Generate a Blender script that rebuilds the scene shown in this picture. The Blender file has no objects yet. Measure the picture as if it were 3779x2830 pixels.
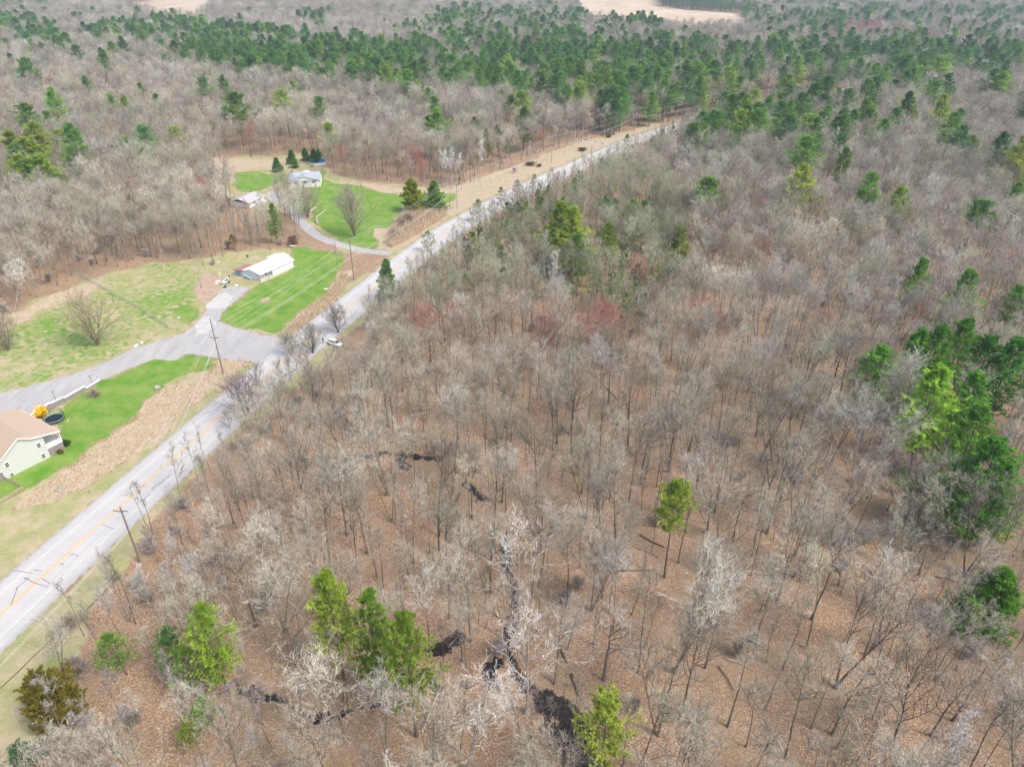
import bpy, math, random
import numpy as np
C = bpy.context.scene
COL = C.collection
rng = np.random.default_rng(11)
random.seed(5)
# ---------------------------------------------------------------- camera
IMW, IMH, F, PITCH, CAMH = 3779.0, 2830.0, 2620.0, math.radians(31.0), 88.0
cd = bpy.data.cameras.new("camera"); cam = bpy.data.objects.new("camera", cd); COL.objects.link(cam)
cd.sensor_fit = 'HORIZONTAL'; cd.sensor_width = 36.0; cd.lens = 36.0*F/IMW
cd.clip_start = 0.5; cd.clip_end = 20000
cam.location = (0, 0, CAMH); cam.rotation_euler = (math.pi/2-PITCH, 0, 0)
C.camera = cam
# ---------------------------------------------------------------- light
SUN_EL, SUN_ROT = math.radians(52), math.radians(122)
world = bpy.data.worlds.new("World"); C.world = world; world.use_nodes = True
wn = world.node_tree; bg = wn.nodes["Background"]
sky = wn.nodes.new("ShaderNodeTexSky"); sky.sky_type = 'NISHITA'; sky.sun_disc = False
sky.sun_elevation = SUN_EL; sky.sun_rotation = SUN_ROT; sky.air_density = 1.0; sky.dust_density = 4.0; sky.ozone_density = 0.6
wn.links.new(sky.outputs[0], bg.inputs[0]); bg.inputs[1].default_value = 0.15
sd = bpy.data.lights.new("sun", 'SUN'); sd.energy = 1.5; sd.angle = math.radians(12); sd.color = (1.0, 0.95, 0.89)
sun = bpy.data.objects.new("sun", sd); COL.objects.link(sun)
sun.rotation_euler = (math.pi/2-SUN_EL, 0, math.pi-SUN_ROT)
C.view_settings.view_transform = 'Standard'; C.view_settings.look = 'None'
C.view_settings.exposure = 0.85; C.view_settings.gamma = 1.0
C.cycles.max_bounces = 5; C.cycles.diffuse_bounces = 3; C.cycles.glossy_bounces = 2
C.cycles.transmission_bounces = 3; C.cycles.volume_bounces = 0; C.cycles.transparent_max_bounces = 8

# ---------------------------------------------------------------- photo -> ground survey helpers
cp, sp_ = math.cos(PITCH), math.sin(PITCH)
def ray(u, v):
    x = (u-IMW/2)/F; y = (v-IMH/2)/F
    return np.array([x, cp-y*sp_, -sp_-y*cp])
def P(u, v, z=0.0):
    d = ray(u, v); return np.array([0, 0, CAMH]) + d*((z-CAMH)/d[2])
def proj(X, Y, Z):
    Z = Z-CAMH; dep = Y*cp-Z*sp_; up = Y*sp_+Z*cp
    return IMW/2+F*X/dep, IMH/2-F*up/dep
def hat(g, v):
    lo, hi = 0.0, 60.0
    for _ in range(40):
        m = (lo+hi)/2
        if proj(g[0], g[1], m)[1] > v: lo = m
        else: hi = m
    return lo
def onwall(a, b, u, v):
    a = np.array(a[:2]); b = np.array(b[:2]); t = (b-a)/np.hypot(*(b-a)); n = np.array([-t[1], t[0]])
    d = ray(u, v); s = (n@a)/(n@d[:2]); q = np.array([0, 0, CAMH])+d*s
    return float((q[:2]-a)@t), float(q[2])
S = IMW/2212.0
def zf(ox, oy, s): return lambda X, Y: (ox+X*s, oy+Y*s)
qF = zf(0, 0, S)
qN = zf(0, 1400, 400/1326); qL = zf(780, 880, 520/2209); qU = zf(780, 520, 520/2209); q4 = zf(0, 900, 1260/2209)
q2 = zf(1260, 0, 1260/2209); q7 = zf(0, 1885, 1260/2209); q8 = zf(1260, 1885, 1260/2209); q5 = zf(1260, 900, 1260/2209)
q1 = zf(0, 0, 1260/2209); q3 = zf(2520, 0, 1259/2208); q6 = zf(2520, 900, 1259/2208); q9 = zf(2520, 1885, 1259/2208)
qR = zf(1900, 350, 800/2212); qB = zf(1400, 450, 800/2212); qH = zf(860, 900, 280/2212)
def G(q, pts): return np.array([P(*q(*p))[:2] for p in pts])

# ---------------------------------------------------------------- mesh helpers
class MB:
    def __init__(s): s.v = []; s.f = []; s.n = 0
    def add(s, v, f):
        v = np.asarray(v, float).reshape(-1, 3)
        s.v.append(v); s.f += [tuple(i+s.n for i in q) for q in f]; s.n += len(v)
    def box(s, c, d, rz=0.0, ry=0.0):
        c = np.array(c, float); d = np.array(d, float)/2
        v = np.array([(x, y, z) for x in (-1, 1) for y in (-1, 1) for z in (-1, 1)])*d
        if ry:
            a, b = math.cos(ry), math.sin(ry); v = np.stack([v[:, 0]*a+v[:, 2]*b, v[:, 1], -v[:, 0]*b+v[:, 2]*a], 1)
        if rz:
            a, b = math.cos(rz), math.sin(rz); v = np.stack([v[:, 0]*a-v[:, 1]*b, v[:, 0]*b+v[:, 1]*a, v[:, 2]], 1)
        s.add(v+c, [(0, 1, 3, 2), (4, 6, 7, 5), (0, 4, 5, 1), (2, 3, 7, 6), (0, 2, 6, 4), (1, 5, 7, 3)])
    def prism(s, poly, z0, z1):
        poly = np.array(poly, float); n = len(poly)
        v = np.concatenate([np.c_[poly, np.full(n, z0)], np.c_[poly, np.full(n, z1)]])
        s.add(v, [tuple(range(n))[::-1], tuple(range(n, 2*n))]+[(i, (i+1) % n, n+(i+1) % n, n+i) for i in range(n)])
    def slab(s, quad, th):   # thick sheet: quad of 3D points, thickened downwards
        q = np.array(quad, float); n = len(q); b = q-np.array([0, 0, th])
        s.add(np.concatenate([b, q]), [tuple(range(n))[::-1], tuple(range(n, 2*n))]+[(i, (i+1) % n, n+(i+1) % n, n+i) for i in range(n)])
    def tube(s, pts, r, n=8, cap=True):
        pts = np.array(pts, float); k = len(pts); r = np.full(k, r) if np.isscalar(r) else np.array(r, float)
        t = np.gradient(pts, axis=0) if k > 1 else pts; t /= np.linalg.norm(t, axis=1)[:, None]+1e-9
        ref = np.where(np.abs(t[:, 2:3]) > .95, np.array([[1., 0, 0]]), np.array([[0, 0, 1.]]))
        a = np.cross(t, ref); a /= np.linalg.norm(a, axis=1)[:, None]+1e-9; b = np.cross(t, a)
        th = np.arange(n)*2*math.pi/n
        v = pts[:, None]+r[:, None, None]*(a[:, None]*np.cos(th)[None, :, None]+b[:, None]*np.sin(th)[None, :, None])
        f = [(i*n+j, i*n+(j+1) % n, (i+1)*n+(j+1) % n, (i+1)*n+j) for i in range(k-1) for j in range(n)]
        if cap: f += [tuple(range(n))[::-1], tuple((k-1)*n+j for j in range(n))]
        s.add(v, f)
    def cyl(s, c, r, h, n=16): s.tube([c, (c[0], c[1], c[2]+h)], r, n)
    def blob(s, c, r, n=10, m=6, j=0.18, seed=0):
        g = np.random.default_rng(seed); v = []
        for i in range(m+1):
            a = math.pi*i/m
            for k in range(n):
                b = 2*math.pi*k/n; w = 1+g.uniform(-j, j)
                v.append((c[0]+r[0]*w*math.sin(a)*math.cos(b), c[1]+r[1]*w*math.sin(a)*math.sin(b), c[2]+r[2]*w*math.cos(a)))
        s.add(v, [(i*n+k, (i+1)*n+k, (i+1)*n+(k+1) % n, i*n+(k+1) % n) for i in range(m) for k in range(n)])
    def build(s, name, mat, parent=None, smooth=False, bevel=0):
        me = bpy.data.meshes.new(name); me.from_pydata(np.concatenate(s.v).tolist(), [], s.f); me.update()
        me.materials.append(mat)
        if smooth: me.polygons.foreach_set('use_smooth', [True]*len(me.polygons))
        o = bpy.data.objects.new(name, me); COL.objects.link(o)
        if bevel:
            b = o.modifiers.new("bevel", 'BEVEL'); b.width = bevel; b.segments = 2; b.limit_method = 'ANGLE'
        if parent: o.parent = parent
        return o
def tag(o, label=None, cat=None, group=None, kind=None):
    if label: o["label"] = label
    if cat: o["category"] = cat
    if group: o["group"] = group
    if kind: o["kind"] = kind
    return o
def empty(name, loc=(0, 0, 0), rz=0.0, label=None, cat=None, group=None):
    o = bpy.data.objects.new(name, None); COL.objects.link(o); o.location = tuple(float(x) for x in loc); o.rotation_euler = (0, 0, rz)
    o.empty_display_size = 0.2
    return tag(o, label, cat, group)

# ---------------------------------------------------------------- materials
def nodes(m): return m.node_tree.nodes, m.node_tree.links
def mat(name, c, rough=0.85, c2=None, scale=3.0, amt=1.0, bump=0.0, metal=0.0, detail=6.0, stretch=None, spec=0.3):
    m = bpy.data.materials.new(name); m.use_nodes = True; N, L = nodes(m); b = N["Principled BSDF"]
    b.inputs["Roughness"].default_value = rough; b.inputs["Metallic"].default_value = metal
    b.inputs["Specular IOR Level"].default_value = spec
    if c2 is None: c2 = tuple(x*0.8 for x in c)
    tc = N.new("ShaderNodeTexCoord"); no = N.new("ShaderNodeTexNoise"); no.inputs["Scale"].default_value = scale; no.inputs["Detail"].default_value = detail
    if stretch:
        mp = N.new("ShaderNodeMapping"); mp.inputs["Scale"].default_value = stretch
        L.new(tc.outputs["Object"], mp.inputs[0]); L.new(mp.outputs[0], no.inputs["Vector"])
    else: L.new(tc.outputs["Object"], no.inputs["Vector"])
    rp = N.new("ShaderNodeValToRGB"); rp.color_ramp.elements[0].position = 0.5-0.2*amt; rp.color_ramp.elements[1].position = 0.5+0.2*amt
    rp.color_ramp.elements[0].color = (*c2, 1); rp.color_ramp.elements[1].color = (*c, 1)
    L.new(no.outputs[0], rp.inputs[0]); L.new(rp.outputs[0], b.inputs["Base Color"])
    if bump:
        bp = N.new("ShaderNodeBump"); bp.inputs["Strength"].default_value = bump; bp.inputs["Distance"].default_value = 0.1
        L.new(no.outputs[0], bp.inputs["Height"]); L.new(bp.outputs[0], b.inputs["Normal"])
    return m
M = {}
M['white_wall'] = mat('white_siding', (.78, .79, .80), .6, (.68, .69, .71), 2, stretch=(1, 1, 12))
M['white_trim'] = mat('white_trim', (.8, .8, .8), .5, (.72, .72, .72), 2)
M['sage'] = mat('sage_siding', (.53, .56, .54), .65, (.49, .52, .50), 1.2, stretch=(1, 1, 14))
M['tan_roof'] = mat('tan_shingles', (.52, .41, .30), .9, (.38, .29, .22), 9, stretch=(1, 1, 1), detail=8, bump=.3)
M['grey_roof'] = mat('blue_grey_shingles', (.40, .44, .51), .9, (.27, .30, .35), 5, detail=8, bump=.3)
M['white_roof'] = mat('white_metal_roof', (.82, .84, .86), .45, (.72, .75, .79), .7)
M['pale_roof'] = mat('pale_grey_shingles', (.55, .53, .54), .8, (.36, .33, .34), 4, detail=8)
M['rust_roof'] = mat('rusty_red_metal_roof', (.30, .10, .08), .7, (.45, .26, .22), 2.5, stretch=(6, 1, 1))
M['blue_door'] = mat('blue_garage_door', (.24, .36, .50), .6, (.20, .31, .44), 3)
M['pale_blue'] = mat('weathered_blue_panel', (.35, .50, .56), .7, (.28, .42, .50), 3)
M['stone'] = mat('grey_stone_block', (.30, .28, .28), .9, (.17, .16, .17), 5, bump=.6, detail=8)
M['cap'] = mat('pale_capstone', (.70, .68, .66), .8, (.6, .57, .55), 3)
M['glass'] = mat('dark_window_glass', (.04, .05, .06), .12, (.07, .08, .10), 1, spec=.6)
M['dark'] = mat('dark_painted_metal', (.03, .035, .035), .5)
M['shutter'] = mat('dark_shutter', (.05, .08, .08), .6)
M['black'] = mat('black_rubber', (.02, .02, .02), .8)
M['wood_pole'] = mat('weathered_pole_wood', (.26, .22, .19), .9, (.16, .13, .11), 2, stretch=(5, 5, .6))
M['pale_pole'] = mat('pale_pole_wood', (.42, .38, .33), .9, (.30, .24, .19), 2, stretch=(5, 5, .6))
M['metal'] = mat('galvanised_metal', (.55, .57, .58), .4, metal=.6)
M['wire'] = mat('aluminium_cable', (.50, .50, .50), .5)
M['yellow'] = mat('yellow_plastic_guard', (.75, .48, .03), .5)
M['rail'] = mat('pale_fence_wood', (.50, .40, .29), .85, (.36, .28, .20), 4)
M['tramp_mat'] = mat('black_trampoline_mat', (.012, .022, .04), .7)
M['tramp_pad'] = mat('green_edge_pad', (.22, .42, .36), .6, (.15, .34, .28), 3)
M['water'] = mat('blue_pool_liner_water', (.05, .25, .55), .08, (.07, .33, .65), .8, spec=.6)
M['liner'] = mat('blue_pool_liner', (.04, .22, .55), .4)
M['rock'] = mat('grey_boulder', (.42, .40, .37), .9, (.25, .23, .21), 3, bump=.6)
M['pale_rock'] = mat('pale_rock', (.68, .66, .64), .9, (.5, .48, .46), 3, bump=.5)
M['car'] = mat('white_car_paint', (.80, .80, .82), .25, (.78, .78, .80), 1, spec=.6)
M['skin'] = mat('skin', (.45, .28, .21), .6)
M['black_cloth'] = mat('black_clothing', (.015, .016, .02), .9)
M['hair'] = mat('dark_hair', (.03, .02, .015), .8)
M['brick'] = mat('red_brick', (.32, .12, .08), .9, (.22, .09, .06), 6)
M['orange_door'] = mat('tan_door', (.55, .33, .22), .6)
M['teal'] = mat('teal_plastic', (.1, .5, .45), .5)
M['log'] = mat('fallen_log_bark', (.17, .12, .09), .95, (.09, .065, .05), 3, bump=.4)
M['pale_log'] = mat('bleached_log_wood', (.50, .44, .38), .95, (.34, .29, .25), 3)
M['concrete'] = mat('pale_concrete', (.55, .54, .52), .9, (.45, .44, .42), 2)

def tinted(name, rough=.9, var=.35, scale=1.5, translucent=0.0, vcol=None, low=None):
    """base colour comes from the tree's own 'tint' property, varied by noise"""
    m = bpy.data.materials.new(name); m.use_nodes = True; N, L = nodes(m); b = N["Principled BSDF"]
    b.inputs["Roughness"].default_value = rough; b.inputs["Specular IOR Level"].default_value = .15
    at = N.new("ShaderNodeAttribute"); at.attribute_type = 'INSTANCER'; at.attribute_name = "tint"
    tc = N.new("ShaderNodeTexCoord"); no = N.new("ShaderNodeTexNoise"); no.inputs["Scale"].default_value = scale; no.inputs["Detail"].default_value = 3
    L.new(tc.outputs["Object"], no.inputs["Vector"])
    mr = N.new("ShaderNodeMapRange"); mr.inputs["From Min"].default_value = .3; mr.inputs["From Max"].default_value = .7
    mr.inputs["To Min"].default_value = 1-var; mr.inputs["To Max"].default_value = 1+var
    L.new(no.outputs[0], mr.inputs[0])
    vm = N.new("ShaderNodeVectorMath"); vm.operation = 'SCALE'
    L.new(at.outputs["Vector"], vm.inputs[0]); L.new(mr.outputs[0], vm.inputs["Scale"])
    out = vm.outputs[0]
    if vcol:
        a2 = N.new("ShaderNodeAttribute"); a2.attribute_name = vcol
        v2 = N.new("ShaderNodeVectorMath"); v2.operation = 'MULTIPLY'
        L.new(out, v2.inputs[0]); L.new(a2.outputs["Color"], v2.inputs[1]); out = v2.outputs[0]
    if low:
        v3 = N.new("ShaderNodeVectorMath"); v3.operation = 'MULTIPLY'; v3.inputs[1].default_value = low
        L.new(out, v3.inputs[0]); out = v3.outputs[0]
    L.new(out, b.inputs["Base Color"])
    if translucent:
        tr = N.new("ShaderNodeBsdfTranslucent"); L.new(out, tr.inputs[0]); mx = N.new("ShaderNodeMixShader"); mx.inputs[0].default_value = translucent
        L.new(b.outputs[0], mx.inputs[1]); L.new(tr.outputs[0], mx.inputs[2]); L.new(mx.outputs[0], N["Material Output"].inputs[0])
    return m
M['bark'] = tinted('tree_bark', var=.3, scale=3, low=(.46, .43, .40))
M['twig'] = tinted('tree_twigs', var=.2, scale=.7)
M['pbark'] = mat('pine_bark', (.20, .16, .13), .95, (.11, .09, .07), 3)
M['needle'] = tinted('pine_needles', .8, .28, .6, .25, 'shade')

# ---------------------------------------------------------------- the setting: road line, zones, ground
def smooth(pts, n=3, step=2.0):
    p = np.array(pts, float)
    d = np.r_[0, np.cumsum(np.hypot(*np.diff(p, axis=0).T))]; t = np.arange(0, d[-1], step)
    q = np.c_[np.interp(t, d, p[:, 0]), np.interp(t, d, p[:, 1])]
    for _ in range(n*12): q[1:-1] = q[1:-1]*.5+(q[:-2]+q[2:])*.25
    return q
def normals(c):
    t = np.gradient(c, axis=0); t /= np.hypot(*t.T)[:, None]; return np.c_[-t[:, 1], t[:, 0]]   # left of travel
road_px = [(-330, 2570), (-150, 2405), (0, 2267), (211, 2076), (422, 1885), (667, 1670), (890, 1470), (1044, 1333), (1260, 1157), (1539, 934), (1653, 850), (1900, 715), (2172, 592), (2262, 553), (2334, 522), (2406, 495), (2510, 463), (2674, 426), (2885, 380), (3158, 327), (3450, 280), (3900, 225)]
rc = smooth([P(*q)[:2] for q in road_px], 4, 2.0); rn = normals(rc)
def ribbon(c, o1, o2, z, n=None):
    n = normals(c) if n is None else n
    a = c+n*o1; b = c+n*o2; k = len(c)
    v = np.concatenate([np.c_[a, np.full(k, z)], np.c_[b, np.full(k, z)]])
    return v, [(i+1, i, k+i, k+i+1) for i in range(k-1)]
def inpoly(X, Y, poly):
    r = np.zeros(X.shape, bool); n = len(poly); x0, y0 = poly.min(0); x1, y1 = poly.max(0)
    idx = np.where((X >= x0) & (X <= x1) & (Y >= y0) & (Y <= y1)); x = X[idx]; y = Y[idx]; q = np.zeros(x.shape, bool)
    for i in range(n):
        ax, ay = poly[i]; bx, by = poly[(i+1) % n]
        c = (ay > y) != (by > y)
        if abs(by-ay) > 1e-9: q ^= c & (x < (bx-ax)*(y-ay)/(by-ay)+ax)
    r[idx] = q; return r
def near_line(X, Y, line, w):
    r = np.zeros(X.shape, bool); line = np.array(line, float); w = np.broadcast_to(np.array(w, float), (len(line),))
    for i in range(len(line)-1):
        a, b = line[i], line[i+1]; wm = max(w[i], w[i+1])
        lo = np.minimum(a, b)-wm; hi = np.maximum(a, b)+wm
        idx = np.where((X >= lo[0]) & (X <= hi[0]) & (Y >= lo[1]) & (Y <= hi[1]))
        if not len(idx[0]): continue
        x = X[idx]; y = Y[idx]; d = b-a; t = np.clip(((x-a[0])*d[0]+(y-a[1])*d[1])/(d@d+1e-9), 0, 1)
        dist = np.hypot(x-a[0]-t*d[0], y-a[1]-t*d[1]); r[idx] |= dist < (w[i]*(1-t)+w[i+1]*t)
    return r
def strip_poly(c, o1, o2):
    n = normals(c); return np.concatenate([c+n*o1, (c+n*o2)[::-1]])
drive_up = smooth([P(*q)[:2] for q in [(1000, 716), (1027, 735), (1058, 760), (1098, 802), (1138, 845), (1180, 878), (1251, 904), (1346, 927), (1460, 937)]], 1, 1.5)
drive_far = smooth([P(*q)[:2] for q in [(2120, 515), (2160, 522), (2211, 531), (2290, 540)]], 1, 1.5)
OPEN = [  # where no woodland grows
 G(qF, [(-420, 860), (0, 690), (60, 655), (120, 627), (180, 598), (260, 578), (340, 560), (410, 562), (440, 592), (480, 562), (530, 545), (600, 545), (640, 520), (700, 510), (730, 530), (850, 548), (900, 520), (905, 560), (850, 640), (760, 735), (640, 850), (540, 930), (455, 1015), (400, 1060), (240, 1240), (0, 1420), (-160, 1560), (-500, 1500)]),
 G(qF, [(0, 1400), (315, 1100), (400, 1010), (425, 1010), (330, 1130), (300, 1205), (240, 1250), (180, 1330), (150, 1440), (60, 1470), (150, 1500), (130, 1600), (60, 1640), (30, 1700), (-100, 1800), (-300, 1700)]),
 G(qF, [(445, 350), (520, 335), (600, 340), (640, 333), (700, 333), (715, 375), (800, 395), (880, 400), (960, 412), (1000, 399), (1100, 364), (1200, 326), (1280, 302), (1300, 297), (1430, 270), (1480, 255), (1470, 275), (1340, 312), (1200, 370), (1070, 428), (980, 490), (870, 552), (840, 552), (740, 545), (690, 515), (640, 480), (600, 455), (560, 455), (500, 430), (465, 395)]),
 G(qF, [(1795, 235), (1845, 235), (1850, 262), (1790, 265)]),
]
FIELD = [np.array([P(*q)[:2] for q in pl]) for pl in [
 [(2094, -60), (2094, 10), (2150, 85), (2200, 112), (2300, 128), (2580, 142), (2750, 148), (2748, 52), (2490, 34), (2440, 22), (2424, 0), (2424, -60)],
 [(440, 14), (480, 70), (560, 90), (700, 105), (770, 85), (800, 50), (935, 30), (960, -15), (930, -60), (600, -60), (560, 8)]]]
Z = {}
Z['pale'] = [G(qF, [(-420, 860), (0, 690), (60, 658), (120, 632), (180, 603), (260, 583), (340, 565), (405, 566), (436, 590), (430, 650), (370, 690), (400, 720), (0, 850), (-420, 1000)]),
 OPEN[1], OPEN[2], G(q4, [(0, 550), (400, 300), (1200, 100), (1500, 50), (1900, 30), (2209, 60), (2209, 700), (1000, 1657), (0, 1657)]),
 G(q7, [(-600, 100), (560, 0), (0, 480), (-600, 950)]), G(q4, [(-300, 1657), (400, 1500), (1100, 1000), (1600, 800), (1700, 800), (650, 1700), (-300, 2400)]),
 strip_poly(rc, 7.6, 5.0), strip_poly(rc, -5.2, -7.6)]
Z['tan'] = [G(q4, [(1370, 745), (1640, 760), (1480, 880), (1150, 1130), (900, 1330), (700, 1500), (350, 1657), (100, 1720), (150, 1640), (400, 1480), (560, 1370), (700, 1260), (850, 1130), (960, 1030), (1050, 940), (1180, 890), (1340, 820)]),
 G(q4, [(1830, 575), (1960, 440), (2130, 310), (2209, 180), (2300, 160), (2209, 330), (1990, 520), (1870, 595)]),
 G(q2, [(190, 1480), (330, 1470), (420, 1400), (640, 1360), (740, 1290), (620, 1230), (740, 1200), (1000, 1170), (1180, 1080), (1400, 990), (1600, 930), (1800, 870), (2050, 790), (2050, 830), (1700, 960), (1500, 1060), (1300, 1110), (1000, 1260), (700, 1430), (500, 1550), (300, 1640), (250, 1600)]),
 G(q2, [(0, 1170), (200, 1190), (420, 1230), (420, 1260), (260, 1240), (130, 1195), (0, 1200)]),
 G(qU, [(0, 250), (500, 270), (900, 300), (1500, 270), (1560, 330), (1100, 430), (700, 420), (300, 520), (250, 800), (50, 700)]),
 G(q4, [(0, 480), (150, 430), (350, 330), (520, 250), (700, 210), (560, 330), (200, 480), (0, 560)]),
 G(q4, [(1430, 480), (1530, 360), (1640, 280), (1600, 360), (1480, 440), (1440, 500)])]
Z['tan'].append(G(qF, [(715, 388), (800, 398), (960, 410), (1000, 396), (1100, 362), (1200, 324), (1280, 300), (1430, 269), (1480, 260), (1470, 270), (1340, 305), (1200, 364), (1070, 420), (990, 462), (940, 455), (950, 432), (930, 412)]))
Z['pale'].append(Z['pale'][0]); Z['verge'] = [strip_poly(rc, 7.4, 5.0)]
Z['green'] = [G(q4, [(1440, 480), (1520, 380), (1650, 275), (1850, 180), (1905, 120), (1900, 25), (2000, 20), (2150, 50), (2209, 60), (2209, 175), (2130, 300), (1960, 420), (1800, 575), (1600, 545), (1450, 512)]),
 G(q4, [(1220, 715), (1385, 740), (1340, 800), (1180, 860), (1050, 920), (960, 1010), (850, 1110), (700, 1240), (560, 1350), (400, 1450), (150, 1600), (-100, 1700), (-200, 1600), (80, 1500), (320, 1380), (400, 1330), (390, 1230), (380, 1100), (450, 1020), (640, 890), (830, 810), (1000, 750), (1110, 735)]),
 G(qU, [(350, 500), (720, 480), (860, 530), (1180, 520), (1200, 620), (900, 700), (700, 800), (480, 800), (360, 700)]),
 G(qU, [(1690, 420), (1740, 420), (1760, 600), (1900, 670), (2209, 690), (2300, 1400), (2100, 1570), (1900, 1500), (1700, 1330), (1600, 1250), (1440, 1130), (1250, 980), (1200, 900), (1220, 750), (1700, 740)]),
 G(q2, [(-60, 1200), (130, 1195), (260, 1240), (400, 1265), (640, 1250), (740, 1260), (735, 1290), (600, 1330), (380, 1380), (330, 1465), (190, 1480), (250, 1590), (200, 1625), (0, 1590), (-60, 1500)]),
 G(qU, [(1500, 1380), (1700, 1480), (1800, 1580), (1500, 1500)]),
 G(q4, [(1120, 420), (1220, 400), (1280, 430), (1250, 510), (1150, 480)]),
]
for z0 in ():
    Z['green'].append(G(q4, [(z0[0]+z0[2]*math.cos(a), z0[1]+z0[3]*math.sin(a)) for a in np.linspace(0, 6.1, 12)]))
Z['gravel'] = [G(q4, [(-500, 1130), (0, 968), (150, 930), (450, 850), (700, 760), (850, 680), (980, 640), (1200, 575), (1270, 510), (1330, 440), (1380, 350), (1430, 300), (1480, 270), (1620, 285), (1560, 340), (1440, 440), (1415, 500), (1500, 535), (1700, 590), (1840, 608), (1960, 620), (1800, 800), (1640, 765), (1390, 735), (1250, 712), (1190, 715), (1150, 750), (1095, 755), (1000, 745), (850, 800), (640, 882), (450, 975), (150, 1112), (-500, 1400)]),
 strip_poly(drive_up, 2.0, -2.0), G(qU, [(880, 800), (1080, 770), (1180, 960), (1200, 1010), (1080, 1010), (960, 960), (850, 900)]), strip_poly(drive_far, 2.0, -2.0),
 strip_poly(rc, 5.9, 5.0), strip_poly(rc, -5.2, -6.1)]
Z['chip'] = [G(q4, [(1330, 430), (1390, 350), (1440, 310), (1530, 340), (1440, 430)]), G(q4, [(1270, 520), (1330, 470), (1410, 470), (1420, 510), (1340, 560), (1240, 590)])]
Z['earth'] = [G(q4, [(1690, 352), (1740, 350), (1750, 372), (1700, 378)]), G(qU, [(1400, 1150), (1500, 1100), (1640, 1130), (1560, 1230), (1480, 1230)]), G(q4, [(1270, 380), (1290, 250), (1370, 180), (1440, 250), (1340, 380)]),
 G(q2, [(370, 1370), (400, 1330), (640, 1340), (560, 1390)]), G(q3, [(960, 790), (990, 740), (1080, 750), (1050, 820)]), G(q8, [(1350, 1200), (1450, 1220), (1480, 1400), (1380, 1420)])]
MUDL = [(G(q8, [(1060, 190), (1065, 380), (1100, 480), (1140, 580), (1110, 700), (1050, 860), (1120, 1000), (1190, 1120), (1230, 1170)]), 1.0),
 (G(q8, [(1230, 1170), (1330, 1210), (1430, 1290), (1540, 1400)]), [1.0, 1.6, 2.2, 2.5]), (G(q8, [(1260, 1220), (1310, 1330), (1380, 1440), (1500, 1560), (1600, 1640)]), [1.0, .9, 1.8, 3.2, 3.5]),
 (G(q8, [(1540, 1480), (1640, 1530), (1600, 1600)]), 1.6), (G(q8, [(1000, 980), (940, 1060), (1000, 1110)]), 1.2), (G(q8, [(600, 900), (680, 880), (760, 810)]), 1.4),
 (G(q5, [(0, 1390), (150, 1375), (280, 1350), (450, 1372), (560, 1380), (640, 1390)]), 1.0), (G(q5, [(380, 1400), (420, 1440)]), 1.6), (G(q5, [(800, 1540), (870, 1590), (930, 1640)]), .8),
 (G(q7, [(1500, 1090), (1650, 1180), (1850, 1230), (1950, 1310), (2150, 1350)]), [.5, 1.0, .7, 1.2, .8]), (G(q8, [(550, 1020), (590, 1130), (640, 1190)]), .8), (G(q8, [(0, 1300), (120, 1270), (280, 1250)]), .5)]
def grow(a, step, g, lim):
    r = [a]; s = step
    while abs(r[-1]) < abs(lim) or (r[-1]-lim)*np.sign(step) < 0:
        r.append(r[-1]+s); s *= g
    return r[1:]
gx = np.array(grow(-160, -.5, 1.03, -9000)[::-1]+list(np.arange(-160, 60.01, .5))+grow(60, .5, 1.03, 9000))
gy = np.array([-3000, -800, -200, -60, 0, 30, 45, 52]+list(np.arange(56, 330, .5))+grow(330, .5, 1.0125, 12000))
GX, GY = np.meshgrid(gx, gy)
def wob(X, Y, s, a, k):
    return a*(np.sin(X/s+k)*np.cos(Y/s*1.3+k*2)+.6*np.sin(X/s*2.3+Y/s*1.7+k)+.4*np.sin(X/s*4.1-Y/s*3.7+k*3))
WX = GX+wob(GX, GY, 3.1, .6, 1)+wob(GX, GY, 9, .8, 7); WY = GY+wob(GX, GY, 2.7, .6, 4)+wob(GX, GY, 8, .8, 3)
wt = {k: np.zeros(GX.shape, np.float32) for k in ('pale', 'green', 'tan', 'gravel', 'mud', 'marsh', 'chip', 'earth')}
def put(k, m):
    for q in wt: wt[q][m] = 0
    wt[k][m] = 1
for k in ('pale', 'tan', 'verge', 'green', 'earth', 'gravel', 'chip'):
    for pl in Z[k]:
        put('pale' if k == 'verge' else k, inpoly(GX if k == 'gravel' else WX, GY if k == 'gravel' else WY, pl))
fld = inpoly(WX, WY, Z['pale'][0]) & (wt['pale'] > .5); wt['green'][fld] = (.44+.2*np.sin(GX/9+np.sin(GY/7))*np.cos(GY/11+np.sin(GX/6)))[fld]
for pl in FIELD: put('marsh', inpoly(GX+wob(GX, GY, 40, 12, 1), GY+wob(GX, GY, 50, 20, 2), pl))
for ln, w in MUDL: put('mud', near_line(GX+wob(GX, GY, .9, .3, 3), GY+wob(GX, GY, .8, .4, 5), ln, np.array(w)*.74))
def blur(a):
    b = a.copy(); b[1:-1, 1:-1] = (a[1:-1, 1:-1]*4+a[:-2, 1:-1]+a[2:, 1:-1]+a[1:-1, :-2]+a[1:-1, 2:])/8; return b
for k in wt:
    for _ in range(1 if k in ('gravel', 'mud') else 14 if k == 'green' else 5): wt[k] = blur(wt[k])
opn = sum(wt[k] for k in ('pale', 'tan', 'green', 'gravel', 'chip', 'marsh'))
nr = near_line(GX, GY, rc, 14.0)
GZ = np.where(nr, 0, 1-np.clip(opn, 0, 1))*(wob(GX, GY, 11, .16, 2)-.1)
for _ in range(6): GZ = blur(GZ)
GZ = np.where(near_line(GX, GY, rc, 8.5), -.01, GZ)
ny, nx = GX.shape
me = bpy.data.meshes.new("ground"); nv = nx*ny; me.vertices.add(nv)
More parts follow.
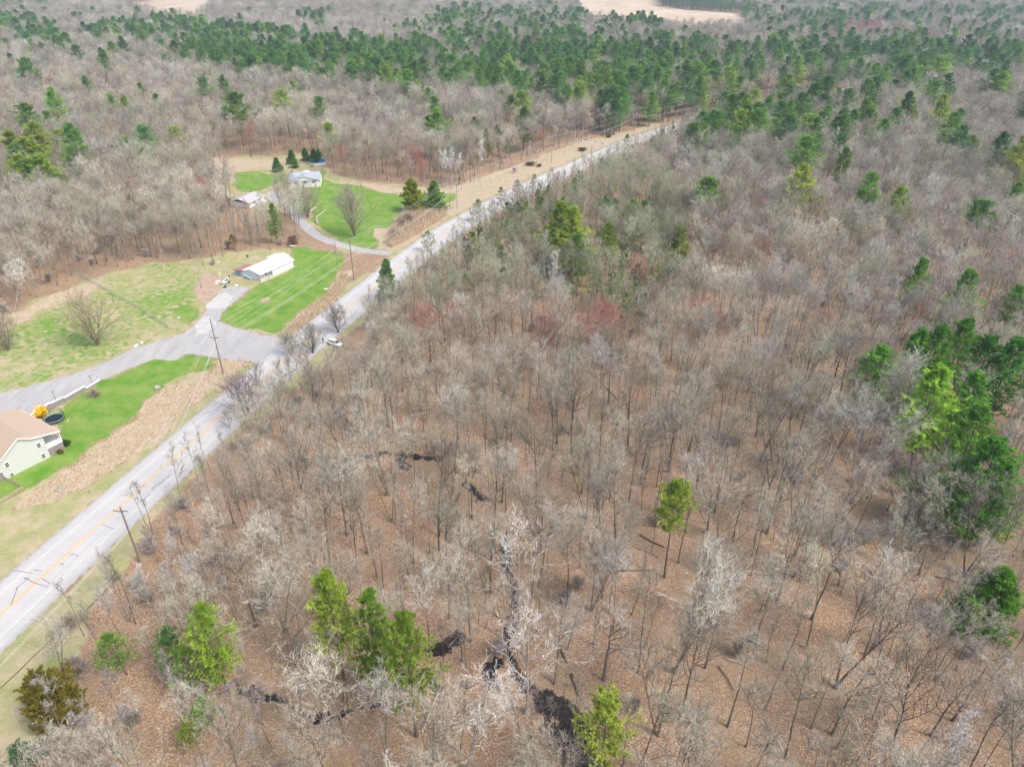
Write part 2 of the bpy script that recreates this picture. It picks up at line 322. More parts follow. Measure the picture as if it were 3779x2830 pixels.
me.vertices.foreach_set("co", np.stack([GX, GY, GZ], -1).astype(np.float32).ravel())
ii = np.arange(nv).reshape(ny, nx); q = np.stack([ii[:-1, :-1], ii[:-1, 1:], ii[1:, 1:], ii[1:, :-1]], -1).reshape(-1, 4)
me.loops.add(q.size); me.polygons.add(len(q)); me.loops.foreach_set("vertex_index", q.ravel().astype(np.int32))
me.polygons.foreach_set("loop_start", (np.arange(len(q))*4).astype(np.int32)); me.update(calc_edges=True)
for nm, ks in (("zone_a", ('pale', 'green', 'tan', 'gravel')), ("zone_b", ('mud', 'marsh', 'chip', 'earth'))):
    at = me.attributes.new(nm, 'FLOAT_COLOR', 'POINT')
    at.data.foreach_set("color", np.stack([wt[k] for k in ks], -1).astype(np.float32).ravel())
ground = bpy.data.objects.new("ground", me); COL.objects.link(ground); tag(ground, kind='structure')

gm = bpy.data.materials.new("ground_cover"); gm.use_nodes = True; N, L = nodes(gm); gb = N["Principled BSDF"]; gb.inputs["Specular IOR Level"].default_value = .15
tc = N.new("ShaderNodeNewGeometry").outputs["Position"]
def noise(scale, detail=4, rough=.6, stretch=None, dist=0):
    n = N.new("ShaderNodeTexNoise"); n.inputs["Scale"].default_value = scale; n.inputs["Detail"].default_value = detail; n.inputs["Roughness"].default_value = rough; n.inputs["Distortion"].default_value = dist
    if stretch:
        mp = N.new("ShaderNodeMapping"); mp.inputs["Scale"].default_value = stretch[:3]; mp.inputs["Rotation"].default_value = (0, 0, stretch[3]); L.new(tc, mp.inputs[0]); L.new(mp.outputs[0], n.inputs["Vector"])
    else: L.new(tc, n.inputs["Vector"])
    return n.outputs[0]
def ramp(f, stops):
    r = N.new("ShaderNodeValToRGB"); cr = r.color_ramp
    while len(cr.elements) < len(stops): cr.elements.new(.5)
    for e, (p, c) in zip(cr.elements, stops): e.position = p; e.color = (*c, 1) if len(c) == 3 else c
    L.new(f, r.inputs[0]); return r.outputs[0]
def mix(f, a, b, mode='MIX'):
    m = N.new("ShaderNodeMix"); m.data_type = 'RGBA'; m.blend_type = mode
    for s, x in ((0, f), (6, a), (7, b)):
        if isinstance(x, (int, float)): m.inputs[s].default_value = x
        elif isinstance(x, tuple): m.inputs[s].default_value = (*x, 1)
        else: L.new(x, m.inputs[s])
    return m.outputs[2]
def mth(op, a, b=None):
    m = N.new("ShaderNodeMath"); m.operation = op
    for i, x in enumerate((a, b)):
        if x is None: continue
        if isinstance(x, (int, float)): m.inputs[i].default_value = x
        else: L.new(x, m.inputs[i])
    return m.outputs[0]
vor = N.new("ShaderNodeTexVoronoi"); vor.inputs["Scale"].default_value = 7.0; vor.inputs["Randomness"].default_value = 1; L.new(tc, vor.inputs["Vector"])
leafc = N.new("ShaderNodeSeparateColor"); L.new(vor.outputs["Color"], leafc.inputs[0])
fine = noise(3.5, 7, .8); mid = noise(.35, 4); big = noise(.045, 5); edge = noise(.55, 7, .72)
litter = ramp(leafc.outputs[0], [(0, (.18, .108, .066)), (.35, (.325, .21, .13)), (.75, (.42, .285, .18)), (.9, (.53, .39, .26)), (1, (.66, .53, .39))])
litter = mix(mth('MULTIPLY', ramp(mid, [(.4, (0, 0, 0)), (.65, (1, 1, 1))]), .4), litter, (.25, .175, .118))
litter = mix(mth('MULTIPLY', ramp(fine, [(.52, (0, 0, 0)), (.7, (1, 1, 1))]), .4), litter, (.17, .11, .075))
litter = mix(mth('MULTIPLY', ramp(big, [(.42, (0, 0, 0)), (.62, (1, 1, 1))]), .5), litter, (.26, .20, .13))
gfine0 = noise(2.0, 6, .8); gfine = noise(3.0, 6, .8, (1, 1, 1, 0)); g2 = noise(.22, 5, .65); g3 = noise(.6, 6, .7)
pale = mix(ramp(g2, [(.38, (0, 0, 0)), (.6, (1, 1, 1))]), (.42, .35, .22), (.22, .28, .08))
pale = mix(mth('MULTIPLY', ramp(gfine, [(.4, (0, 0, 0)), (.65, (1, 1, 1))]), .6), pale, (.52, .45, .30))
pale = mix(mth('MULTIPLY', ramp(g3, [(.5, (0, 0, 0)), (.75, (1, 1, 1))]), .35), pale, (.33, .25, .15))
green = mix(ramp(g2, [(.35, (0, 0, 0)), (.65, (1, 1, 1))]), (.075, .235, .012), (.25, .32, .08))
green = mix(mth('MULTIPLY', ramp(g3, [(.35, (0, 0, 0)), (.7, (1, 1, 1))]), .5), green, (.13, .27, .03))
green = mix(mth('MULTIPLY', ramp(gfine, [(.5, (0, 0, 0)), (.75, (1, 1, 1))]), .6), green, (.33, .34, .15))
tan = mix(ramp(noise(1.2, 6, .8, (1, .35, 1, .5)), [(.35, (0, 0, 0)), (.6, (1, 1, 1))]), (.40, .31, .22), (.54, .44, .33))
tan = mix(mth('MULTIPLY', ramp(g3, [(.45, (0, 0, 0)), (.6, (1, 1, 1))]), .4), tan, (.33, .25, .17))
tan = mix(mth('MULTIPLY', ramp(g2, [(.45, (0, 0, 0)), (.7, (1, 1, 1))]), .6), tan, (.34, .35, .15))
grav = mix(ramp(noise(.5, 6, .7, (1, .25, 1, -.9)), [(.35, (0, 0, 0)), (.65, (1, 1, 1))]), (.37, .365, .36), (.47, .462, .45))
grav = mix(mth('MULTIPLY', ramp(fine, [(.4, (0, 0, 0)), (.7, (1, 1, 1))]), .35), grav, (.26, .26, .265))
marsh = mix(ramp(noise(.02, 6, .7, (1, .4, 1, .2)), [(.35, (0, 0, 0)), (.65, (1, 1, 1))]), (.46, .36, .26), (.62, .50, .36))
chip = mix(ramp(g3, [(.35, (0, 0, 0)), (.65, (1, 1, 1))]), (.45, .44, .43), (.54, .53, .51))
earth = mix(ramp(g3, [(.35, (0, 0, 0)), (.65, (1, 1, 1))]), (.34, .24, .17), (.50, .38, .29))
mud = mix(ramp(fine, [(.4, (0, 0, 0)), (.7, (1, 1, 1))]), (.012, .011, .013), (.05, .042, .04))
aA = N.new("ShaderNodeAttribute"); aA.attribute_name = "zone_a"; aB = N.new("ShaderNodeAttribute"); aB.attribute_name = "zone_b"
sA = N.new("ShaderNodeSeparateColor"); sB = N.new("ShaderNodeSeparateColor"); L.new(aA.outputs["Color"], sA.inputs[0]); L.new(aB.outputs["Color"], sB.inputs[0])
col = litter
def zf_(w, soft):
    e = mth('ADD', w, mth('MULTIPLY', mth('SUBTRACT', edge, .5), soft*2.6)); return ramp(e, [(.38, (0, 0, 0)), (.62, (1, 1, 1))])
mudf = mth('MULTIPLY', zf_(sB.outputs[0], 1.0), ramp(gfine0, [(.30, (.3, .3, .3)), (.44, (1, 1, 1))]))
for w, c, s in ((sA.outputs[0], pale, 1.0), (sA.outputs[2], tan, 1.0), (sA.outputs[1], green, 1.1), (aA.outputs["Alpha"], grav, .35), (sB.outputs[1], marsh, .3), (sB.outputs[2], chip, .6), (aB.outputs["Alpha"], earth, 1.0)):
    col = mix(zf_(w, s), col, c)
col = mix(mudf, col, mud)
L.new(col, gb.inputs["Base Color"]); L.new(ramp(mudf, [(0, (.95, .95, .95)), (1, (.35, .35, .35))]), gb.inputs["Roughness"])
bp = N.new("ShaderNodeBump"); bp.inputs["Strength"].default_value = .5; bp.inputs["Distance"].default_value = .15; L.new(mth('ADD', fine, leafc.outputs[1]), bp.inputs["Height"]); L.new(bp.outputs[0], gb.inputs["Normal"])
me.materials.append(gm)

# the road
am = bpy.data.materials.new("worn_asphalt"); am.use_nodes = True; N, L = nodes(am); ab = N["Principled BSDF"]; ab.inputs["Roughness"].default_value = .9
tc = N.new("ShaderNodeNewGeometry").outputs["Position"]
ac = mix(ramp(noise(.25, 5, .6, (.3, 1, 1, .25)), [(.3, (0, 0, 0)), (.7, (1, 1, 1))]), (.46, .452, .435), (.53, .52, .50))
ac = mix(mth('MULTIPLY', ramp(noise(4, 6, .8), [(.4, (0, 0, 0)), (.7, (1, 1, 1))]), .3), ac, (.30, .30, .31))
at = N.new("ShaderNodeAttribute"); at.attribute_name = "lane"
ac = mix(mth('MULTIPLY', at.outputs["Fac"], .32), ac, (.33, .33, .335))
ac = mix(mth('MULTIPLY', ramp(noise(.9, 6, .7, (.2, 2.5, 1, .2)), [(.5, (0, 0, 0)), (.62, (1, 1, 1))]), .35), ac, (.52, .51, .50))
L.new(ac, ab.inputs["Base Color"])
offs = [5.3, 3.75, 2.9, 2.2, 1.5, .8, .3, -.3, -.8, -1.5, -2.2, -2.9, -3.75, -5.6]; lane = [1, .2, 0, .7, 0, .6, .2, .2, .6, 0, .7, 0, .2, 1]
k = len(rc); v = np.concatenate([np.c_[rc+rn*o, np.full(k, .02)] for o in offs])
mbr = MB(); mbr.add(v, [(j*k+i+1, j*k+i, (j+1)*k+i, (j+1)*k+i+1) for j in range(len(offs)-1) for i in range(k-1)])
road = mbr.build("road", am); tag(road, kind='structure')
a_ = road.data.attributes.new("lane", 'FLOAT', 'POINT'); a_.data.foreach_set("value", np.repeat(np.array(lane, np.float32), k))
M['mark_w'] = mat('worn_white_paint', (.72, .72, .71), .8, (.52, .52, .52), 1.5, detail=8)
M['mark_y'] = mat('yellow_road_paint', (.72, .44, .07), .8, (.58, .40, .13), 1.0, detail=8)
M['tar'] = mat('tar_crack_seal', (.06, .06, .065), .6)
for o in (3.62, -3.62):
    m_ = MB(); m_.add(*ribbon(rc, o+.06, o-.06, .026, rn)); m_.build("edge_line", M['mark_w'], road)
for o in (.16, -.16):
    m_ = MB(); m_.add(*ribbon(rc, o+.085, o-.085, .026, rn)); m_.build("centre_line", M['mark_y'], road)
m_ = MB()
for pts in ([(70, 385), (150, 395), (210, 405)], [(660, 85), (740, 120)], [(450, 275), (500, 285), (510, 300)], [(385, 335), (425, 355)], [(215, 380), (280, 385)], [(150, 430), (175, 440), (220, 465), (320, 495)], [(270, 435), (330, 475)], [(195, 435), (150, 440)], [(175, 440), (130, 480), (95, 510)], [(70, 610), (120, 480)]):
    m_.add(*ribbon(smooth(G(q7, pts), 0, .4)+rng.normal(0, .03, 2), .045, -.045, .027))
for X, Y0 in ((1040, 1545), (970, 1620), (1100, 1500)): m_.add(*ribbon(smooth(G(q4, [(X, Y0), (X-30, Y0+20), (X-70, Y0+55)]), 0, .4), .06, -.06, .027))
m_.build("crack_seal", M['tar'], road)

# ---------------------------------------------------------------- tree growing
def unit(a): return a/(np.linalg.norm(a, axis=-1, keepdims=True)+1e-9)
def spurs(g, P0, D0, Ln, k, wob_, up):
    """grow polylines: returns (n,k+1,3) points and directions"""
    n = len(P0); pts = np.zeros((n, k+1, 3)); dirs = np.zeros((n, k+1, 3)); pts[:, 0] = P0; d = unit(D0); dirs[:, 0] = d
    for i in range(k):
        d = unit(d+g.normal(0, wob_, (n, 3))+np.array([0, 0, up])); pts[:, i+1] = pts[:, i]+d*(Ln/k)[:, None]; dirs[:, i+1] = d
    return pts, dirs
def sprout(g, pts, dirs, Ln, m, t0, ang, ratio, jit=.25, t1=1.0, taper=.35, flat=0):
    """children off polylines"""
    n, k1, _ = pts.shape; k = k1-1
    t = (np.arange(m)+g.uniform(.1, .9, (n, m)))/m*(t1-t0)+t0; f = np.clip(t*k, 0, k-1e-4); i = f.astype(int); w = (f-i)[..., None]; a = np.arange(n)[:, None]
    p = pts[a, i]*(1-w)+pts[a, i+1]*w; d = dirs[a, i+1]
    r = unit(g.normal(0, 1, (n, m, 3))*np.array([1, 1, 1-flat])); r = unit(r-(r*d).sum(-1, keepdims=True)*d)
    an = ang*(1+g.normal(0, .2, (n, m)))[..., None]
    nd = d*np.cos(an)+r*np.sin(an)
    ln = Ln[:, None]*ratio*(1-taper*t)*(1+g.normal(0, jit, (n, m)).clip(-.6, .6))
    return p.reshape(-1, 3), nd.reshape(-1, 3), ln.ravel(), t.ravel()
class TM:
    def __init__(s): s.v = []; s.q = []; s.t = []; s.n = 0; s.c = []
    def tubes(s, pts, r, n):
        N_, k1, _ = pts.shape; t = unit(np.gradient(pts, axis=1)); ref = np.where(np.abs(t[..., 2:3]) > .9, np.array([1., 0, 0]), np.array([0, 0, 1.]))
        a = unit(np.cross(t, ref)); b = np.cross(t, a); th = np.arange(n)*2*math.pi/n
        v = pts[:, :, None]+r[:, :, None, None]*(a[:, :, None]*np.cos(th)[None, None, :, None]+b[:, :, None]*np.sin(th)[None, None, :, None])
        base = (np.arange(N_)*k1*n)[:, None, None]+(np.arange(k1-1)*n)[None, :, None]+np.arange(n)[None, None]+s.n
        nx_ = base-np.arange(n)+(np.arange(n)+1) % n
        s.q.append(np.stack([base, nx_, nx_+n, base+n], -1).reshape(-1, 4)); s.v.append(v.reshape(-1, 3)); s.n += N_*k1*n
    def blades(s, p0, p1, w, c=None):
        n = len(p0); d = unit(p1-p0); r = unit(np.cross(d, rng.normal(0, 1, (n, 3)))); w = np.broadcast_to(w, (n,))[:, None]
        v = np.stack([p0-r*w, p0+r*w, p1], 1).reshape(-1, 3); s.t.append((np.arange(n)[:, None]*3+np.arange(3)+s.n)); s.v.append(v); s.n += n*3
        if c is not None: s.c.append(np.repeat(c, 3, axis=0))
    def bent(s, pts, w):   # two-joint twigs (n,3,3)
        n = len(pts); d = unit(pts[:, 2]-pts[:, 0]); r = unit(np.cross(d, rng.normal(0, 1, (n, 3)))); w = np.broadcast_to(w, (n,))[:, None]
        v = np.stack([pts[:, 0]-r*w, pts[:, 0]+r*w, pts[:, 1]+r*w*.7, pts[:, 1]-r*w*.7, pts[:, 2]], 1).reshape(-1, 3); b = np.arange(n)[:, None]*5+s.n
        s.q.append(b+np.array([0, 1, 2, 3])); s.t.append(b+np.array([3, 2, 4])); s.v.append(v); s.n += n*5
    def mesh(s, name, m, vcol=None):
        me = bpy.data.meshes.new(name); V = np.concatenate(s.v).astype(np.float32); q = np.concatenate(s.q) if s.q else np.zeros((0, 4), int); t = np.concatenate(s.t) if s.t else np.zeros((0, 3), int)
        me.vertices.add(len(V)); me.vertices.foreach_set("co", V.ravel()); me.loops.add(q.size+t.size); me.polygons.add(len(q)+len(t))
        me.loops.foreach_set("vertex_index", np.r_[q.ravel(), t.ravel()].astype(np.int32))
        me.polygons.foreach_set("loop_start", np.r_[np.arange(len(q))*4, q.size+np.arange(len(t))*3].astype(np.int32)); me.update(calc_edges=True)
        if vcol and s.c:
            c = np.concatenate(s.c); a = me.attributes.new(vcol, 'FLOAT_COLOR', 'POINT'); full = np.ones((len(V), 4), np.float32); full[-len(c):, :3] = c; a.data.foreach_set("color", full.ravel())
        me.materials.append(m); return me
def bare_tree(seed, H, r0, base, nb, blen, ang, up=.12, m2=6, m3=6, m4=5, fork=1, tw=.0128, lean=.03, low=.2, flare=1.6):
    g = np.random.default_rng(seed); T = TM(); Cn = TM()
    # trunk(s)
    p0 = np.zeros((fork, 3)); p0[:, :2] = g.normal(0, .12*(fork > 1), (fork, 2)); p0[:, 2] = -.5
    d0 = np.zeros((fork, 3)); d0[:, 2] = 1; d0[:, :2] = g.normal(0, lean+(.22 if fork > 1 else 0), (fork, 2))
    Ls = H*g.uniform(.85, 1.0, fork)+.5; pts, dirs = spurs(g, p0, d0, Ls, 10, lean, .02)
    rr = np.linspace(1, .12, 11)**1.15; rr[0] *= flare; R = r0*rr[None]*g.uniform(.7, 1, (fork, 1)); T.tubes(pts, R, 7)
    # limbs
    a, b, ln, t = sprout(g, pts, dirs, np.full(fork, blen), nb, base, ang, 1.0, .25, .985, 0)
    ln = ln*(.35+1.1*np.clip((1-t)/(1-base), 0, 1)**.75*np.clip((t-base)/(1-base)*3+.45, 0, 1)); an_up = up
    p1, d1 = spurs(g, a, b, ln, 5, .13, an_up)
    rb = (.45*r0*(1-t*.75)*np.clip(ln/blen, .35, 1))[:, None]*np.linspace(1, .18, 6)[None]; T.tubes(p1, np.maximum(rb, .016), 5)
    a, b, l2, t = sprout(g, p1, d1, ln, m2, low, .75, .55); p2, d2 = spurs(g, a, b, l2, 3, .16, up*.8)
    T.tubes(p2, np.maximum(.022*np.sqrt(l2)[:, None], .014)*np.linspace(1, .45, 4)[None], 3)
    a, b, l3, t = sprout(g, p2, d2, l2, m3, .15, .7, .6); l3 = np.clip(l3, .35, 2.2); p3, d3 = spurs(g, a, b, l3, 2, .2, up)
    Cn.bent(p3, tw*1.15)
    ex, ed, el, _ = sprout(g, p1, d1, np.full(len(p1), 1.3), 8, .3, .8, .9); pe, de = spurs(g, ex, ed, el, 2, .2, up); Cn.bent(pe, tw)
    if m4:
        a, b, l4, t = sprout(g, p3, d3, l3, m4, .1, .7, .62); l4 = np.clip(l4, .25, 1.1); Cn.blades(a, a+unit(b+np.array([0, 0, .15]))*l4[:, None], tw)
    return T, Cn
def pine_tree(seed, H, r0, base, W, dens=1.34, shape='pine', tuft=.34, nt=11, gap=.95, irr=.3):
    g = np.random.default_rng(seed); T = TM(); Cn = TM()
    pts, dirs = spurs(g, np.array([[0, 0, -.5]]), np.array([[g.normal(0, .03), g.normal(0, .03), 1]]), np.array([H+.3]), 12, .018, .05)
    rr = np.linspace(1, .08, 13); rr[0] = 1.4; T.tubes(pts, r0*rr[None], 7)
    zs = []; z = base*H
    while z < H*.985: zs.append(z); z += gap*g.uniform(.7, 1.3)*(1 if z < H*.8 else .6)
    if shape == 'pine' and base > .25: zs += list(g.uniform(base*.55*H, base*H, 4))
    A = []; D = []; Ln = []
    ph = g.uniform(0, 6.28, 4)
    for z in zs:
        t = (z/H-base)/(1-base); nbr = g.integers(4, 7) if t > 0 else 1
        if shape == 'pine': prof = float(np.interp(t, [0, .12, .35, .6, .8, .92, 1], [.62, .95, 1.02, .78, .5, .28, .1]))
        elif shape == 'cone': prof = 1.05*(1-t)**.8+.06
        else: prof = math.sqrt(max(.03, 1-(2*t-.85)**2*.75))
        a0 = g.uniform(0, 6.28)
        for j in range(nbr):
            a = a0+j*6.283/nbr+g.normal(0, .25)
            if shape == 'pine' and g.random() < .10: continue
            l = W*prof*g.uniform(1-irr*1.3, 1+irr)*(1+.28*math.sin(a*2+ph[0]+z*.5)*math.sin(z*.7+ph[1]))*(1 if t > 0 else .5)
            f = np.clip((z+.5)/(H+.3)*12, 0, 11.99); i = int(f); w = f-i
            A.append(pts[0, i]*(1-w)+pts[0, i+1]*w); e = g.normal(.12 if shape != 'cone' else 0, .1)+.55*max(0, t-.3); D.append((math.cos(a), math.sin(a), e)); Ln.append(max(l, .25))
    A = np.array(A); D = np.array(D); Ln = np.array(Ln)
    p1, d1 = spurs(g, A, D, Ln, 4, .06, .05); T.tubes(p1, (.045*np.sqrt(Ln/3))[:, None]*np.linspace(1, .3, 5)[None], 3)
    n = len(A); cnt = 10
    a, b, l2, t = sprout(g, p1, d1, Ln*1.0, cnt, .2, .85, .42, .2, 1.0, .45, .75); p2, d2 = spurs(g, a, b, l2, 2, .1, .06)
    T.tubes(p2[::2], np.full((len(p2[::2]), 3), .012), 3)
    k = max(1, int(3*dens)); tt = np.linspace(.35, 1, k) if k > 1 else np.array([.85])
    tp = np.concatenate([p2[:, 0]*(1-x)+p2[:, 2]*x for x in tt]+[p1[:, 4], p1[:, 3]]); td = np.concatenate([d2[:, 2]]*k+[d1[:, 4], d1[:, 3]])
    tp = tp+g.normal(0, .07, tp.shape); m = len(tp)
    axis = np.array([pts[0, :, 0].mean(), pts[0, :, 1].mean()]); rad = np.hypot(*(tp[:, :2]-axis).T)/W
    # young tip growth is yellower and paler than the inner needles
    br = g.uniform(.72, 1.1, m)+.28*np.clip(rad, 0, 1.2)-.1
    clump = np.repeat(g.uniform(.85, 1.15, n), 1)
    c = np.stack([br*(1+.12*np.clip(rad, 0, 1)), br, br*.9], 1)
    dirn = unit(td[:, None]*.8+g.normal(0, .62, (m, nt, 3))+np.array([0, 0, .45])); L_ = tuft*g.uniform(.7, 1.25, (m, nt))
    s0 = tp[:, None]-dirn*L_[..., None]*.25
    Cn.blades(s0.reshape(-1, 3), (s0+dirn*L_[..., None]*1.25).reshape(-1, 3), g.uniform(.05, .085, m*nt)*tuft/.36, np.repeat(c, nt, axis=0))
    return T, Cn
def variants(prefix, lst, fn, mt, mc, vc=None):
    out = []
    for kw in lst:
        T, Cn = fn(**kw); out.append((T.mesh(prefix+"_trunk", mt), Cn.mesh(prefix+"_crown", mc, vc), kw))
    return out
BARE = variants('bare', [  # straight woodland-grown hardwoods
 dict(seed=1, H=20, r0=.22, base=.56, nb=16, blen=4.5, ang=.75), dict(seed=2, H=21, r0=.25, base=.52, nb=17, blen=4.9, ang=.8),
 dict(seed=3, H=19, r0=.19, base=.60, nb=15, blen=4.0, ang=.65), dict(seed=4, H=22, r0=.27, base=.48, nb=18, blen=5.4, ang=.85, up=.1),
 dict(seed=5, H=18, r0=.20, base=.48, nb=14, blen=4.6, ang=.7, fork=2), dict(seed=6, H=20, r0=.21, base=.58, nb=15, blen=4.4, ang=.7, lean=.05),
 dict(seed=7, H=17, r0=.22, base=.30, nb=18, blen=5.0, ang=.85, up=.09), dict(seed=8, H=21, r0=.17, base=.62, nb=11, blen=3.0, ang=.55, m3=5)], bare_tree, M['bark'], M['twig'])
THIN = variants('thin', [dict(seed=21, H=13, r0=.08, base=.45, nb=10, blen=1.9, ang=.6, m2=5, m3=4, m4=3), dict(seed=22, H=15, r0=.10, base=.55, nb=9, blen=2.0, ang=.55, m2=5, m3=4, m4=3, lean=.05),
 dict(seed=23, H=9, r0=.06, base=.35, nb=10, blen=1.7, ang=.7, m2=5, m3=4, m4=3)], bare_tree, M['bark'], M['twig'])
BIRCH = variants('birch', [dict(seed=31, H=19, r0=.16, base=.45, nb=16, blen=2.8, ang=.6, tw=.017, m4=4, lean=.04), dict(seed=32, H=18, r0=.15, base=.5, nb=14, blen=2.5, ang=.5, fork=2, tw=.017, m4=4)], bare_tree, M['bark'], M['twig'])
SPREAD = variants('spread', [dict(seed=41, H=12, r0=.24, base=.12, nb=20, blen=6.0, ang=.95, up=.13, m4=4), dict(seed=42, H=11, r0=.2, base=.10, nb=14, blen=5.2, ang=.8, fork=4, up=.1, m4=4)], bare_tree, M['bark'], M['twig'])
SYC = variants('dead', [dict(seed=51, H=22, r0=.40, base=.35, nb=16, blen=5.5, ang=.75, up=.14, m2=5, m3=4, m4=3, tw=.023), dict(seed=52, H=20, r0=.26, base=.4, nb=13, blen=5.0, ang=.9, up=.07, m2=5, m3=4, m4=3, tw=.022, fork=2)], bare_tree, M['bark'], M['twig'])
SHRUB = variants('shrub', [dict(seed=61, H=3.0, r0=.04, base=.08, nb=8, blen=1.6, ang=.7, fork=6, m2=5, m3=4, m4=2, tw=.012), dict(seed=62, H=2.2, r0=.03, base=.05, nb=8, blen=1.3, ang=.9, fork=7, m2=5, m3=4, m4=2, tw=.012)], bare_tree, M['bark'], M['twig'])
PINE = variants('pine', [dict(seed=71, H=21, r0=.26, base=.24, W=3.9), dict(seed=72, H=23, r0=.30, base=.18, W=4.3), dict(seed=73, H=19, r0=.22, base=.42, W=3.5, irr=.32), dict(seed=74, H=20, r0=.24, base=.14, W=4.0, irr=.3)], pine_tree, M['pbark'], M['needle'], 'shade')
LONE = variants('lonepine', [dict(seed=75, H=21, r0=.24, base=.56, W=3.3, irr=.3)], pine_tree, M['pbark'], M['needle'], 'shade')
CONE = variants('conifer', [dict(seed=81, H=10, r0=.16, base=.05, W=3.1, shape='cone', gap=.55), dict(seed=82, H=5, r0=.1, base=.04, W=1.8, shape='cone', gap=.4, tuft=.25)], pine_tree, M['pbark'], M['needle'], 'shade')
ROUND = variants('cedar', [dict(seed=91, H=9, r0=.2, base=.03, W=4.4, shape='round', gap=.33, tuft=.42, nt=11, irr=.12)], pine_tree, M['pbark'], M['needle'], 'shade')
SAPL = variants('sapling', [dict(seed=95, H=11, r0=.1, base=.25, W=2.0, irr=.35, dens=.5, nt=6), dict(seed=96, H=8, r0=.08, base=.12, W=1.9, irr=.35, dens=.4, nt=6)], pine_tree, M['pbark'], M['needle'], 'shade')
BUSH = variants('bush', [dict(seed=97, H=1.6, r0=.05, base=.03, W=1.0, shape='round', gap=.22, tuft=.16, nt=9)], pine_tree, M['pbark'], M['needle'], 'shade')

# ---------------------------------------------------------------- planting
TREES = []   # (kind, root, x, y, top px) for naming afterwards
def plant(var, x, y, h, tint, name, kind, rz=None, wide=1.0, btint=None, tilt=(0, 0), cat='tree', label=None, group=None):
    tm, cm, kw = var; s = h/kw['H']
    root = empty(name, (x, y, 0), rng.uniform(0, 6.28) if rz is None else rz); root.scale = (s*wide, s*wide, s)
    if tilt != (0, 0): root.rotation_euler = (tilt[0], tilt[1], 0)
    t = bpy.data.objects.new("trunk", tm); c = bpy.data.objects.new("crown", cm)
    for o, tt in ((t, btint if btint is not None else tint), (c, tint)):
        COL.objects.link(o); o.parent = root; o["tint"] = [float(q) for q in tt]
    tag(root, label, cat, group)
    u, v = proj(x, y, h*.75); TREES.append([kind, root, x, y, u/S, v/S, h]); return root
GREY = 1.16*np.array([(.36, .335, .295), (.34, .32, .29), (.41, .38, .34), (.38, .33, .295), (.355, .345, .285), (.44, .42, .39), (.31, .275, .24)])
PALE = (.55, .53, .49); WHITE = (.78, .77, .74); REDB = (.42, .20, .17)
def jit(c, a=.1): return tuple(float(q) for q in (np.array(c)*(1+rng.normal(0, a))*(1+rng.normal(0, a*.3, 3))).clip(.01, .9))
occupied = []   # x, y, radius kept clear of random trees
def top_at(x, y, h):   # ground point of a tree whose top shows at (x,y) (2212-wide survey)
    return P(x*S, y*S, h)[:2]
YG, MG, DG, BG = (.35, .49, .075), (.20, .38, .065), (.12, .28, .06), (.15, .30, .12)
